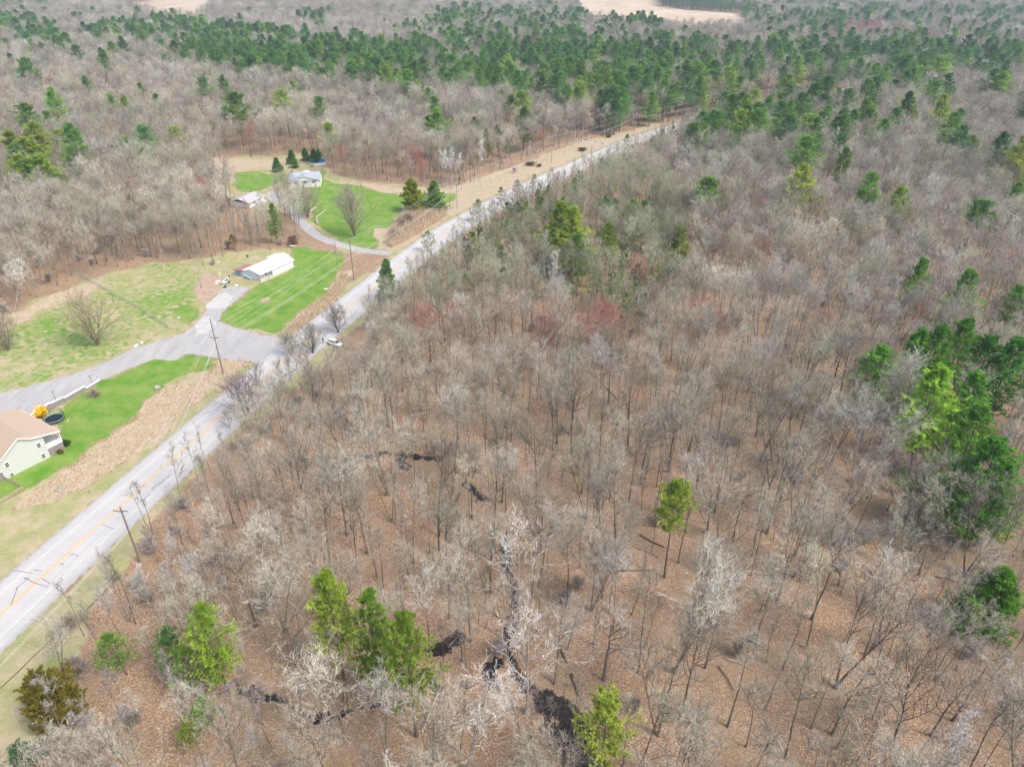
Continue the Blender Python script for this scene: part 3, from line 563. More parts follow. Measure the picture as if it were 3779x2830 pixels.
pines = [  # x, y of the top, height, width factor, colour, variant
 (700, 1240, 21, 1.0, YG, 0), (790, 1275, 21, .95, (.28, .46, .07), 3), (870, 1330, 23, .95, (.30, .48, .07), 0), (430, 1300, 18, 1.0, (.30, .48, .07), 1), (240, 1375, 8, 1.6, MG, 0), (348, 1368, 11, 1.2, DG, 3), (385, 1400, 10, 1.2, MG, 3),
 (1335, 1505, 20, .95, (.50, .62, .13), 2), (2162, 1228, 13, 1.0, (.20, .42, .06), 4),
 (2000, 712, 23, 1.15, MG, 1), (2042, 705, 24, 1.0, MG, 3), (1908, 750, 19, 1.25, MG, 0), (2092, 690, 21, 1.1, MG, 0), (2140, 724, 22, 1.3, DG, 1), (2196, 732, 22, 1.3, DG, 3), (2042, 794, 24, 1.3, YG, 1), (2122, 806, 21, 1.2, MG, 3), (2119, 873, 19, 1.2, MG, 1), (2097, 984, 17, 1.15, MG, 3), (2098, 1040, 10, 1.3, YG, 3), (2157, 948, 22, 1.35, MG, 1), (2188, 1000, 18, 1.2, MG, 3), (2140, 1030, 14, 1.2, MG, 0),
 (1995, 559, 18, .85, MG, 3), (2094, 584, 22, .95, MG, 3), (2205, 619, 18, .9, MG, 0),
 (1830, 320, 22, .75, MG, 0), (1738, 339, 12, .8, DG, 3), (1894, 370, 23, .75, MG, 2), (1862, 410, 17, 1.1, MG, 3), (1880, 425, 16, 1.0, MG, 3), (2206, 394, 18, .9, MG, 1), (2176, 431, 10, 1.0, DG, 3), (2195, 350, 16, .9, MG, 1),
 (1210, 437, 23, 1.1, YG, 3), (1242, 447, 22, 1.0, YG, 3), (1222, 495, 15, 1.2, YG, 3), (1252, 505, 16, 1.1, MG, 3), (1268, 520, 12, 1.0, MG, 3), (1369, 431, 18, .85, MG, 1), (1394, 434, 17, .85, MG, 3), (1422, 451, 15, .8, MG, 3), (1469, 491, 19, .95, YG, 3), (1315, 482, 16, .7, YG, 0), (1320, 520, 12, .8, YG, 3),
 (829, 561, 14, .68, (.22, .40, .17), 4), (923, 500, 7.5, .8, (.26, .36, .2), 0), (1028, 430, 9, .9, (.26, .36, .2), 3), (1083, 405, 7, .8, (.26, .36, .2), 3), (1118, 390, 8, .8, (.26, .36, .2), 3), (1152, 377, 6, .8, (.28, .38, .16), 0), (1352, 290, 11, .7, BG, 3),
 (1498, 265, 22, 1.2, MG, 1), (1520, 268, 20, 1.0, MG, 3), (1569, 270, 19, 1.0, MG, 3), (1594, 277, 18, 1.1, MG, 1),
 (684, 207, 23, .75, MG, 2), (566, 153, 14, .9, DG, 3), (457, 138, 13, .9, DG, 3), (263, 207, 22, .8, YG, 3), (299, 180, 18, .85, MG, 0), (337, 203, 20, .9, MG, 3), (283, 168, 10, .9, MG, 0), (133, 163, 14, 1.0, DG, 3), (324, 268, 11, .9, (.30, .30, .05), 0), (28, 223, 15, .9, YG, 0), (88, 180, 16, .75, YG, 0), (167, 137, 7, 1.0, (.32, .28, .04), 0), (243, 157, 11, .9, MG, 0), (206, 193, 6, 1, YG, 3), (480, 225, 9, 1.1, MG, 0),
 (68, 265, 23, .9, YG, 0), (13, 283, 23, .9, YG, 3), (43, 298, 23, .9, YG, 3), (66, 305, 22, .9, YG, 0), (37, 333, 21, .9, YG, 1), (77, 335, 22, 1.0, YG, 3), (97, 352, 18, 1.0, YG, 1), (55, 366, 16, 1.0, YG, 3), (25, 310, 22, .9, MG, 1), (84, 312, 20, .9, YG, 1), (58, 345, 20, .9, MG, 3), (110, 375, 15, 1.0, MG, 3), (80, 290, 22, .8, YG, 3), (133, 277, 19, .9, YG, 2), (155, 300, 18, .9, YG, 2), (3, 127, 14, .7, YG, 0), (120, 385, 8, 1, MG, 3),
 (888, 387, 13, 1.1, (.30, .34, .03), 4), (934, 391, 12, 1.1, MG, 4),
 (597, 342, 6.4, 1.1, DG, 5), (626, 325, 6.5, 1.0, DG, 5), (634, 341, 5, 1.0, DG, 5), (658, 322, 6, 1.0, DG, 5), (677, 323, 6.6, 1.0, DG, 5), (687, 322, 5, .9, DG, 5),
 (924, 250, 20, .85, DG, 3), (924, 189, 20, .95, MG, 1), (955, 300, 12, .6, MG, 0), (1025, 201, 15, .85, DG, 3), (1025, 253, 18, .7, BG, 0), (1053, 279, 14, .75, MG, 3), (1075, 271, 15, .7, DG, 0), (1104, 204, 23, .9, MG, 1), (1132, 231, 22, .9, MG, 1), (1101, 294, 11, .8, DG, 0), (985, 295, 9, .7, MG, 3),
 (1790, 195, 18, .7, MG, 2), (1812, 190, 20, .8, MG, 0), (1827, 192, 20, .8, MG, 2),
 (2115, 1010, 12, 1.1, YG, 3), (1285, 592, 8, 1.0, MG, 3), (1380, 608, 8, 1.0, MG, 0), (1419, 598, 8, 1.0, MG, 3), (1340, 590, 7, 1.1, MG, 3), (1256, 640, 6, 1, MG, 3), (1010, 590, 6, 1, MG, 3), (408, 1530, 6, 1.3, MG, 3), (440, 1500, 7, 1.2, MG, 3), (392, 1565, 5, 1.4, YG, 3), (1648, 1070, .1, .1, YG, 3),
 (160, 395, 6, 1, DG, 3), (500, 506, 5.5, .9, (.14, .15, .03), 3), (2120, 1120, 7, 1.2, DG, 3), (1960, 1010, 6, 1, DG, 3), (1180, 545, 7, 1.1, MG, 3)]
pset = PINE+CONE
for x, y, h, w, c, k in pines:
    if h < 1: continue
    g_ = top_at(x, y, h); var = (PINE+[CONE[0], CONE[1]])[k] if h > 12 or k > 3 else SAPL[int(x) % 2]
    plant(var, g_[0], g_[1], h, jit(np.array(c)*(np.array([1.05, 1.25, 1.1]) if x > 1850 else 1), .11), "pine_tree", 'pine', wide=w*(21/h)**.25*(1.35 if y < 620 and x < 1700 else 1.2 if y < 620 else 1.0 if x > 1850 else .82)*(1.35 if x < 165 and y > 250 and y < 420 else 1) if k < 4 else w*1.15, btint=(.2, .2, .2)); occupied.append((g_[0], g_[1], 3.4)); ux_ = g_/np.hypot(*g_)*h*.22; occupied.append((g_[0]-ux_[0], g_[1]-ux_[1], 3.6 if h > 9 else 2))
g_ = P(*qU(1035, 1610)); plant(PINE[3], g_[0], g_[1], hat(g_, 752), jit(MG, 0), 'pine_tree', 'pine', wide=.95, label='tall green pine standing by the upper drive behind the long white house'); occupied.append((g_[0], g_[1], 4))
g_ = P(2452, 2130); plant(LONE[0], g_[0], g_[1], hat(g_, 1777), jit(YG, 0), "pine_tree", 'lonepine', rz=1.0, wide=.9); occupied.append((g_[0], g_[1], 4.5)); occupied.append((g_[0]-1.2, g_[1]-4.5, 4.5)); occupied.append((g_[0]-2, g_[1]-8, 3))
g_ = top_at(88, 1478, 8.5); plant(ROUND[0], g_[0], g_[1]+.5, 8.0, (.20, .19, .035), "cedar_tree", 'cedar', wide=.9); occupied.append((g_[0], g_[1], 6))
g_ = P(105, 2810); plant(BUSH[0], g_[0], g_[1], 2.2, (.06, .18, .07), "evergreen_bush", 'bush', wide=1.4, cat='bush', label="small round green bush below the big olive cedar"); occupied.append((g_[0], g_[1], 2))

g_ = P(2162*S, 1330*S); occupied += [(g_[0]-1, g_[1]-3, 6), (g_[0]-2, g_[1]-9, 5)]
# single bare trees read off the photo: base px (source image), top row, variants, colour, width
def single(var, base, topv, tint, w=1.0, nm="bare_tree", kind='bare', label=None, rz=None, group=None, btint=None):
    g = P(*base); h = max(2.5, hat(g, topv)); occupied.append((g[0], g[1], 2.5))
    return plant(var, g[0], g[1], h, tint, nm, kind, wide=w, label=label, rz=rz, group=group, btint=btint)
T_ = lambda q, a: q(*a)
single(SPREAD[1], T_(qF, (212, 745)), 640*S, (.50, .44, .31), .95, label="large rounded bare tree alone on the left lawn beside the lane", nm="lawn_tree")
single(SPREAD[1], T_(qF, (18, 757)), 688*S, (.36, .32, .24), .9, label="small bare tree at the left edge of the photo on the lawn", nm="lawn_tree")
single(BIRCH[1], T_(q4, (92, 447)), 980, WHITE, 1.3, label="white birch leaning at the wood's edge, far left of the lawn", nm="birch_tree")
single(THIN[0], T_(q4, (1077, 182)), 915, jit(PALE), 1.5, label="slim bare tree at the top of the left lawn near the woods", nm="lawn_tree")
single(THIN[1], T_(q4, (1298, 285)), 965, jit(PALE), 1.4, label="slim bare tree on the lawn left of the long white house", nm="lawn_tree")
single(SPREAD[1], T_(qF, (766, 511)), 412*S, (.36, .32, .27), .75, label="upright bare tree on the green lawn below the two lawn pines", nm="lawn_tree")
single(SPREAD[1], T_(qU, (1520, 1200)), 690, (.38, .34, .28), .95, label="many-stemmed bare tree on the lawn below the upper white house", nm="lawn_tree")
single(SPREAD[0], T_(qU, (1160, 1170)), 662, (.34, .3, .26), .75, label="bare tree at the bend of the upper drive", nm="lawn_tree")
single(SPREAD[0], T_(qU, (1080, 1050)), 670, (.34, .3, .26), .6, label="bare tree between the drive and the small garage", nm="lawn_tree")
single(THIN[1], T_(qU, (1140, 1520)), 760, jit(PALE), 1.3, label="thin bare tree close to the right of the tall pine by the drive", nm="lawn_tree")
single(THIN[0], T_(qU, (420, 800)), 635, jit(PALE), 1.7, label="thin bare tree behind the small garage", nm="lawn_tree")
single(THIN[1], T_(qU, (790, 800)), 640, jit(PALE), 1.5, label="thin bare tree between the garage and the thin yard pole", nm="lawn_tree")
single(THIN[0], T_(qL, (1975, 470)), 900, (.34, .30, .27), 1.8, label="slender bare tree on the bright lawn beside the upper drive", nm="lawn_tree")
for i, (b, t) in enumerate([((650, 680), 290), ((662, 612), 280), ((683, 640), 300), ((737, 682), 270), ((1010, 622), 180), ((907, 490), 190), ((342, 590), 330), ((860, 560), 200), ((835, 480), 200), ((1530, 400), 240), ((720, 640), 330)]):
    single(BIRCH[i % 2 if i else 0], T_(qB, b), qB(0, t)[1], WHITE if i < 7 else (.6, .58, .55), 1.0, nm="birch_tree", kind='birch')
occupied += [(*P(*q8(X_, Y_))[:2], 3.6) for X_, Y_ in ((1150, 735), (1150, 850), (1200, 1300), (1195, 1420), (1190, 1150), (1172, 1480), (1170, 1600), (815, 1657), (810, 1500), (425, 700), (430, 800), (1632, 860))]
for b, t, w, k, c in [((1150, 735), 110, 1.0, 0, (.78, .77, .73)), ((1200, 1300), 720, 1.15, 0, (.76, .74, .69)), ((1172, 1480), 1140, 1.0, 1, (.78, .76, .72)), ((815, 1680), 1100, 1.0, 1, (.74, .71, .66)), ((1700, 1090), 570, 1.3, 0, (.50, .47, .43)), ((425, 700), 450, .9, 1, (.62, .61, .58)), ((1632, 860), 380, .6, 0, (.55, .53, .5)), ((785, 970), 560, 1.0, 0, (.48, .45, .42)), ((1380, 1120), 640, .8, 1, (.5, .48, .45)), ((1460, 900), 560, .8, 1, (.5, .47, .43))]:
    single(SYC[k], T_(q8, b), qF(0, 0)[1]+q8(0, t)[1], c, w, nm="pale_bare_tree", kind='pale')
single(SYC[1], T_(q5, (1335, 1600)), q5(0, 1310)[1], (.62, .58, .52), .5, nm="pale_bare_tree", kind='pale')
for b, t in [((490, 1650), 1430), ((560, 1590), 1370), ((760, 1450), 1200), ((1070, 1160), 1010), ((1240, 1200), 1000), ((1440, 1270), 1050), ((1620, 1060), 800), ((1530, 640), 380), ((1090, 480), 230), ((1180, 370), 150), ((1700, 1380), 1110), ((1640, 1657), 1400), ((1360, 480), 200), ((1130, 630), 420), ((760, 1700), 1350), ((900, 1480), 1200), ((2010, 1400), 1100), ((1950, 1657), 1430)]:
    single(BIRCH[rng.integers(2)], T_(q7, b), q7(0, t)[1], jit((.56, .53, .5)), 1.1, nm="pale_bare_tree", kind='pale')
for b, t in [((1560, 340), 95), ((1640, 540), 300), ((1700, 560), 330), ((1440, 520), 250), ((1500, 330), 70), ((1590, 480), 200), ((1380, 420), 150), ((1720, 400), 200), ((900, 230), 20)]:
    single(BIRCH[rng.integers(2)], T_(q6, b), q6(0, t)[1], jit((.60, .58, .55)), 1.3, nm="pale_bare_tree", kind='pale')
for b, t in [((860, 1200), 830), ((1000, 1010), 700), ((1300, 820), 640), ((780, 960), 800), ((1200, 880), 660), ((1310, 580), 380), ((1790, 350), 100), ((1860, 250), 60), ((1530, 560), 300), ((690, 1330), 1180)]:   # roadside trees in front of the asphalt
    single(SPREAD[rng.integers(2)] if t != 60 else BARE[6], (600+b[0]*.3621, 1100+b[1]*.3621), 1100+t*.3621, jit((.26, .235, .21)), 1.0, nm="roadside_tree", kind='roadside')
for x, y, h, w in [(883, 313, 15, 1.0), (740, 315, 14, 1.0), (1290, 645, 15, 1.2), (1330, 655, 15, 1.2), (1385, 545, 16, 1.1), (965, 665, 15, 1.0), (1255, 650, 14, 1.0), (1500, 655, 14, 1.0), (1660, 425, 15, 1.0), (1420, 650, 14, 1.0), (870, 270, 14, .8), (1080, 590, 13, .9), (1600, 640, 13, .9), (905, 700, 12, .9)]:
    g_ = top_at(x, y, h); plant(BARE[6], g_[0], g_[1], h, jit((.50, .20, .18) if w > 1 or x < 900 else (.42, .22, .18), .08), "red_budded_tree", 'red', wide=w, btint=jit(GREY[1])); occupied.append((g_[0], g_[1], 3))

# random woodland: jittered grid of trunks, thinner with distance
def jgrid(s, y0, y1, marg=1.18):
    xm = y1*.73*marg+40; xs = np.arange(-xm, xm, s); ys = np.arange(y0, y1, s)
    X, Y = np.meshgrid(xs, ys); X = X+rng.uniform(-.48, .48, X.shape)*s; Y = Y+rng.uniform(-.48, .48, X.shape)*s
    k = np.abs(X) < (Y*.86+60)*.73*marg+12; return X[k], Y[k]
def clear(X, Y, road_w=9.0):
    m = np.ones(X.shape, bool)
    for pl in OPEN+FIELD: m &= ~inpoly(X, Y, pl)
    m &= ~near_line(X, Y, rc, road_w)
    m &= ~inpoly(X, Y, G(qF, [(650, 700), (790, 700), (800, 830), (690, 850), (640, 780)]))
    m &= ~inpoly(X, Y, G(qF, [(230, 1150), (330, 1150), (345, 1290), (270, 1310)]))
    m &= ~inpoly(X, Y, G(qU, [(300, 860), (880, 780), (1180, 740), (1250, 960), (1100, 1300), (850, 1400), (420, 1330), (320, 1150)]))
    return m
bands = [(6.25, 28, 230), (5.5, 230, 420), (6.3, 420, 700), (8.2, 700, 1200), (11.5, 1200, 2400)]
AX = []; AY = []; AS = []
for s, y0, y1 in bands:
    X, Y = jgrid(s, y0, y1); m = clear(X, Y); X = X[m]; Y = Y[m]; AX.append(X); AY.append(Y); AS.append(np.full(len(X), (max(s, 6)/6)**.5))
X, Y = jgrid(4.6, 50, 480); m = clear(X, Y, 11.0) & near_line(X, Y, rc, 26) & (Y > 122) & (rng.random(len(X)) < .75)
for i in range(0, len(rc), 6): m &= ~((np.hypot(X-rc[i, 0], Y-rc[i, 1]) < 30) & (((X-rc[i, 0])*rn[i, 0]+(Y-rc[i, 1])*rn[i, 1]) > 0))
AX.append(X[m]); AY.append(Y[m]); AS.append(np.ones(m.sum()))
X = np.concatenate(AX); Y = np.concatenate(AY); SC = np.concatenate(AS)
oc = np.array(occupied)
near = Y < 420
keep = np.ones(len(X), bool)
for ox, oy, r in oc: keep &= ~(((X-ox)**2+(Y-oy)**2) < r*r)
for ln, w in MUDL: keep &= ~near_line(X, Y, ln, np.array(w)*.5)
keep &= ~near_line(X, Y, G(q8, [(1100, 300), (1140, 560), (1110, 900), (1300, 1250), (1560, 1550)]), 2.2)
keep &= ~(np.hypot(X-25.2, Y-84.2) < 4.5)
X, Y, SC = X[keep], Y[keep], SC[keep]
n = len(X); HT = rng.uniform(.62, 1.04, n)*SC
u, v = proj(X, Y, 19.0); px, py = u/S, v/S
PB = [([(-80, 30), (60, 34), (130, 58), (165, 92), (110, 103), (-80, 98)], .75), ([(165, 62), (330, 38), (480, 50), (640, 70), (800, 88), (910, 80), (900, 180), (830, 168), (700, 157), (600, 142), (520, 145), (400, 128), (370, 112), (290, 84), (200, 86)], .68),
 ([(880, 80), (1050, 58), (1250, 62), (1400, 78), (1600, 92), (1720, 84), (1720, 212), (1560, 232), (1460, 232), (1340, 222), (1200, 200), (1100, 190), (1000, 175), (900, 182)], .52), ([(1720, 84), (1800, 78), (1950, 68), (2100, 90), (2300, 78), (2300, 128), (2050, 150), (1950, 182), (1850, 200), (1720, 212)], .5),
 ([(1430, 232), (1720, 210), (1700, 285), (1480, 285)], .32), ([(1720, 212), (1900, 200), (1900, 255), (1720, 280)], .2), ([(1250, 155), (1330, 148), (1400, 165), (1430, 215), (1300, 215)], .8),
 ([(1000, 10), (1150, 5), (1430, 8), (1430, 60), (1100, 62), (900, 80), (860, 60)], .38), ([(1180, 3), (1390, 5), (1330, 48), (1200, 40)], .5), ([(1420, -30), (1640, -30), (1640, 12), (1420, 8)], .85), ([(1600, -20), (2300, -20), (2300, 30), (2000, 45), (1600, 40)], .42),
 ([(-80, -40), (70, -40), (110, 14), (-80, 20)], .7), ([(395, -20), (620, -20), (620, 4), (395, 2)], .5), ([(640, 27), (700, 30), (700, 40), (640, 40)], .9), ([(1330, 26), (1400, 28), (1410, 38), (1320, 38)], .9), ([(2020, 35), (2300, 40), (2300, 95), (2020, 90)], .22), ([(1630, 40), (1800, 20), (1830, 70), (1650, 75)], .35), ([(560, 90), (800, 80), (800, 100), (560, 96)], .35)]
pd = np.full(n, .012)
pd[(py > 130) & (px > 1620) & (py < 420)] = .02; pd[(py > 130) & (px > 1560) & (py < 255)] = .035

pd[(py > 470) | ((py > 330) & (px < 960))] = 0
for pl, d in PB: pd[inpoly(px, py, np.array(pl, float))] = d
cl = .5+.5*np.sin(X/17+1.3*np.sin(Y/23))*np.cos(Y/19+1.1*np.sin(X/29)); pd = np.where(pd > .1, pd*(.22+.78*cl**1.5)*.95, pd)
ispine = rng.random(n) < pd
sapz = inpoly(px, py, np.array([(960, 470), (1100, 385), (1230, 330), (1330, 330), (1500, 400), (1460, 560), (1420, 640), (1250, 620), (1050, 560)], float)); issap = (~ispine) & sapz & (rng.random(n) < .22)
sapz2 = inpoly(px, py, np.array([(2020, 900), (2120, 900), (2212, 1150), (2060, 1120)], float)); issap |= (~ispine) & sapz2 & (rng.random(n) < .15)
# tints of the bare trees
ti = rng.integers(0, len(GREY), n); tint = GREY[ti]*(1+rng.normal(0, .2, (n, 1))).clip(.6, 1.45)
big_ = np.sin(X/41+2*np.sin(Y/57))*np.cos(Y/37+1.5*np.sin(X/61)); tint *= (1+.1*big_)[:, None]*np.array([1.08, 1.10, 1.02])
gz = inpoly(px, py, np.array([(860, 560), (960, 470), (1100, 385), (1230, 330), (1330, 300), (1500, 380), (1460, 540), (1350, 600), (1050, 600), (900, 640)], float)); tint[gz] *= np.array([.86, .93, .80])
redz = np.zeros(n)
for cx, cy, rx, ry, pr in [(1120, 105, 90, 30, .5), (1560, 95, 60, 30, .3), (700, 35, 120, 30, .12), (1860, 55, 110, 14, .75), (2050, 70, 110, 22, .45), (1960, 60, 60, 20, .4), (1320, 650, 120, 60, .35), (1450, 600, 120, 70, .2), (1060, 640, 160, 60, .18), (300, 240, 500, 160, .03), (1480, 120, 150, 60, .25), (1700, 110, 120, 50, .15), (1640, 440, 120, 60, .12), (420, 60, 60, 20, .3), (850, 300, 90, 40, .15)]:
    e = ((px-cx)/rx)**2+((py-cy)/ry)**2 < 1; redz[e] = np.maximum(redz[e], pr)
isred = rng.random(n) < np.maximum(redz, np.where(py > 700, 0, .012)); tint[isred] = np.array(REDB)*(1+rng.normal(0, .12, (isred.sum(), 1)))
pz = np.zeros(n)+.035
for cx, cy, rx, ry, pr in [(1940, 610, 80, 60, .5), (1740, 560, 100, 60, .35), (600, 45, 220, 22, .45), (340, 140, 40, 20, .5), (1130, 18, 90, 12, .7), (900, 50, 60, 20, .4), (480, 75, 60, 20, .3), (700, 60, 60, 20, .3), (1300, 30, 60, 12, .5), (1100, 1300, 300, 350, .15), (400, 1400, 400, 300, .3)]:
    e = ((px-cx)/rx)**2+((py-cy)/ry)**2 < 1; pz[e] = np.maximum(pz[e], pr)
ispale = (~isred) & (rng.random(n) < pz); tint[ispale] = np.array(PALE)*(1+rng.normal(0, .1, (ispale.sum(), 1)))
vb = rng.integers(0, 8, n); vb = np.where(ispale & (rng.random(n) < .5), 8+rng.integers(0, 2, n), vb); vb = np.where(isred, 6, vb)
side = np.zeros(n)
for i in range(0, len(rc), 6):
    d_ = (X-rc[i, 0])*rn[i, 0]+(Y-rc[i, 1])*rn[i, 1]; al = np.hypot(X-rc[i, 0], Y-rc[i, 1]); side = np.where((al < 45) & (np.abs(side) < 1e-6), d_, side)
edgez = near_line(X, Y, rc, 34) & (side < 0) & (Y < 560); ispine &= ~edgez
nearz = edgez & (Y < 200) & ~near_line(X, Y, rc, 13); vb = np.where(edgez & ~nearz, 10+rng.integers(0, 3, n), vb); HT = np.where(edgez, rng.uniform(.42, .70, n)*np.where(nearz, 1.1, 1), HT); HT = np.where(near_line(X, Y, rc, 18) & edgez & (Y > 170), HT*.88, HT)
gsh = inpoly(X, Y, G(qU, [(300, 1250), (880, 1250), (880, 1750), (300, 1750)])); HT = np.where(gsh, HT*.5, HT)
issap |= edgez & (Y > 200) & (rng.random(n) < .2) & ~near_line(X, Y, rc, 21); HT = np.where(isred, HT*.85, HT)
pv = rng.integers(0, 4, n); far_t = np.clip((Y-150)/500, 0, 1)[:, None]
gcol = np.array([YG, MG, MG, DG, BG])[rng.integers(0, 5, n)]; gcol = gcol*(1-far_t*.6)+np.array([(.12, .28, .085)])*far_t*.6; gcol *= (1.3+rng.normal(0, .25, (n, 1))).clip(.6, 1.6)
dist = np.hypot(X, Y-0)+0*X; D3 = np.sqrt(X**2+Y**2+CAMH**2)
vis = (np.abs(px-1106) < 1150) & (py > -20) & (py < 1720)
PH = 27*rng.uniform(.7, 1.08, n); PW = rng.uniform(1.05, 1.45, n)*np.where(Y > 1200, 1.25, 1.0)
BV = BARE+BIRCH+THIN
IB = np.where(~ispine & ~issap & vis)[0]; IB = IB[np.argsort(D3[IB])]
nb_ = 295-sum(1 for t in TREES if t[0] in ('bare', 'birch', 'pale', 'roadside', 'red')); soloB = set(IB[:nb_].tolist())
IP = np.where(ispine & vis)[0]; IP = IP[np.argsort(D3[IP])]; npn = 290-sum(1 for t in TREES if t[0] in ('pine', 'lonepine')); soloP = set(IP[:npn].tolist())
for i in soloB:
    plant(BV[vb[i]], X[i], Y[i], 20*HT[i], tint[i].clip(.05, .8), {True: "pale_bare_tree", False: "bare_tree"}[bool(ispale[i])] if not isred[i] else "red_budded_tree", 'pale' if ispale[i] else 'red' if isred[i] else 'bare', btint=(tint[i]*.8).clip(.05, .7))
for i in soloP:
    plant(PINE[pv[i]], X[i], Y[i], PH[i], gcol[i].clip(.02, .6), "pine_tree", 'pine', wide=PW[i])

# masses: one object each, instances of the same trees
def scatter(name, variants_, vi, X, Y, H, tint, label, cat, wide=None, scale_of=None):
    pts = bpy.data.meshes.new(name); k = len(X); pts.vertices.add(k)
    pts.vertices.foreach_set("co", np.stack([X, Y, np.zeros(k)], -1).astype(np.float32).ravel())
    def at(nm, ty, key, arr):
        a = pts.attributes.new(nm, ty, 'POINT'); a.data.foreach_set(key, arr.ravel())
    sH = H/np.array([q[2]['H'] for q in variants_])[vi]; w = np.ones(k) if wide is None else wide
    at("kind_index", 'INT', "value", vi.astype(np.int32)); at("size", 'FLOAT_VECTOR', "vector", np.stack([sH*w, sH*w, sH], -1).astype(np.float32))
    at("turn", 'FLOAT_VECTOR', "vector", np.stack([rng.normal(0, .03, k), rng.normal(0, .03, k), rng.uniform(0, 6.28, k)], -1).astype(np.float32)); at("tint", 'FLOAT_VECTOR', "vector", np.asarray(tint, np.float32))
    o = bpy.data.objects.new(name, pts); COL.objects.link(o); tag(o, label, cat, kind='stuff')
    ng = bpy.data.node_groups.new(name+"_planting", 'GeometryNodeTree'); ng.interface.new_socket("Geometry", in_out='INPUT', socket_type='NodeSocketGeometry'); ng.interface.new_socket("Geometry", in_out='OUTPUT', socket_type='NodeSocketGeometry')
    N = ng.nodes; L = ng.links; gi = N.new("NodeGroupInput"); go = N.new("NodeGroupOutput"); jn = N.new("GeometryNodeJoinGeometry")
    def named(nm, ty):
        a = N.new("GeometryNodeInputNamedAttribute"); a.data_type = ty; a.inputs["Name"].default_value = nm; return a.outputs["Attribute"]
    ki = named("kind_index", 'INT'); sz = named("size", 'FLOAT_VECTOR'); tu = named("turn", 'FLOAT_VECTOR')
    e2r = N.new("FunctionNodeEulerToRotation"); L.new(tu, e2r.inputs[0])
    for j, (tm, cm, kw) in enumerate(variants_):
        if not (vi == j).any(): continue
        cpn = N.new("FunctionNodeCompare"); cpn.data_type = 'INT'; cpn.operation = 'EQUAL'; L.new(ki, cpn.inputs["A"] if False else cpn.inputs[2]); cpn.inputs[3].default_value = j
        for me_ in (tm, cm):
            src = next((q for q in COL.objects if q.data == me_ and q.parent), None)
            if src is None: continue
            oi = N.new("GeometryNodeObjectInfo"); oi.inputs[0].default_value = src; oi.inputs["As Instance"].default_value = True; oi.transform_space = 'ORIGINAL'
            ip = N.new("GeometryNodeInstanceOnPoints"); L.new(gi.outputs[0], ip.inputs["Points"]); L.new(cpn.outputs[0], ip.inputs["Selection"]); L.new(oi.outputs["Geometry"], ip.inputs["Instance"]); L.new(e2r.outputs[0], ip.inputs["Rotation"]); L.new(sz, ip.inputs["Scale"])
            L.new(ip.outputs[0], jn.inputs[0])
    L.new(jn.outputs[0], go.inputs[0]); md = o.modifiers.new("planting", 'NODES'); md.node_group = ng; return o
rb = np.array([i for i in np.where(~ispine & ~issap)[0] if i not in soloB]); rp = np.array([i for i in np.where(ispine)[0] if i not in soloP]); rs = np.where(issap)[0]
allv = BARE+BIRCH+THIN+SHRUB+SAPL
# a lone stand of thin stems, shrubs and green saplings: first of each is a thing of its own
gX, gY = jgrid(3.3, 28, 300); m = clear(gX, gY, 7.5) & (rng.random(len(gX)) < .34); gX, gY = gX[m], gY[m]
m = np.ones(len(gX), bool)
for ln, w in MUDL: m &= ~near_line(gX, gY, ln, np.array(w)*.9)
gX, gY = gX[m], gY[m]; sh_ = G(q8, [(1400, 1300), (1500, 1420), (1350, 1400), (1560, 1500), (1450, 1500), (1100, 620), (1080, 800), (1150, 1050)]); vg_ = G(q2, [(780, 1230), (860, 1180), (960, 1170), (1040, 1110), (1120, 1120), (1200, 1060), (1260, 1080), (1330, 1030), (1440, 1000), (1500, 960), (1620, 900), (1700, 860), (1780, 850), (700, 1330), (670, 1370), (900, 1220)]); sh_ = np.r_[sh_, vg_]; gX = np.r_[gX, sh_[:, 0]]; gY = np.r_[gY, sh_[:, 1]]; er = near_line(gX, gY, rc, 15)
kinds = np.where(er, rng.integers(2, 5, len(gX)), rng.integers(0, 4, len(gX))); kinds = np.where((~er) & (kinds > 2) & (rng.random(len(gX)) < .6), 1, kinds)
uv = THIN+SHRUB
hh = np.array([12, 14, 8, 2.6, 2.0])[kinds]*rng.uniform(.7, 1.15, len(gX))
for q, (sx, sy) in zip(uv, [(430, 1050), (520, 1210), (620, 930), (330, 1195), (300, 1275)]):   # one visible source of each low kind
    g_ = P(sx*S, sy*S)
    plant(q, g_[0], g_[1], q[2]['H'], jit(GREY[2]), "bare_sapling" if q[2]['H'] > 5 else "bare_shrub", 'sapling' if q[2]['H'] > 5 else 'shrub', cat='sapling' if q[2]['H'] > 5 else 'shrub')
gt = GREY[rng.integers(0, 7, len(gX))]*(.9+rng.normal(0, .1, (len(gX), 1)))
scatter("understory", uv, kinds, gX, gY, hh, gt, "tangle of thin bare saplings and leafless shrubs filling the woodland floor", "undergrowth")
scatter("bare_woodland", BARE+BIRCH+THIN, vb[rb], X[rb], Y[rb], 20*HT[rb], tint[rb].clip(.05, .8), "mass of leafless grey hardwood trees spreading to the distance", "woodland", wide=SC[rb]**.9)
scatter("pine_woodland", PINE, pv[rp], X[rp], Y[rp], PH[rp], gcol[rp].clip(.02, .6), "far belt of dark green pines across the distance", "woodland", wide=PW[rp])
scatter("green_saplings", SAPL, rng.integers(0, 2, len(rs)), X[rs], Y[rs], rng.uniform(6, 13, len(rs)), np.array([BG, MG])[rng.integers(0, 2, len(rs))]*(1+rng.normal(0, .12, (len(rs), 1))), "thin young green pines scattered among the grey trees beyond the road bend", "saplings")
print("TREES", len(TREES), "bare rest", len(rb), "pine rest", len(rp), "under", len(gX))

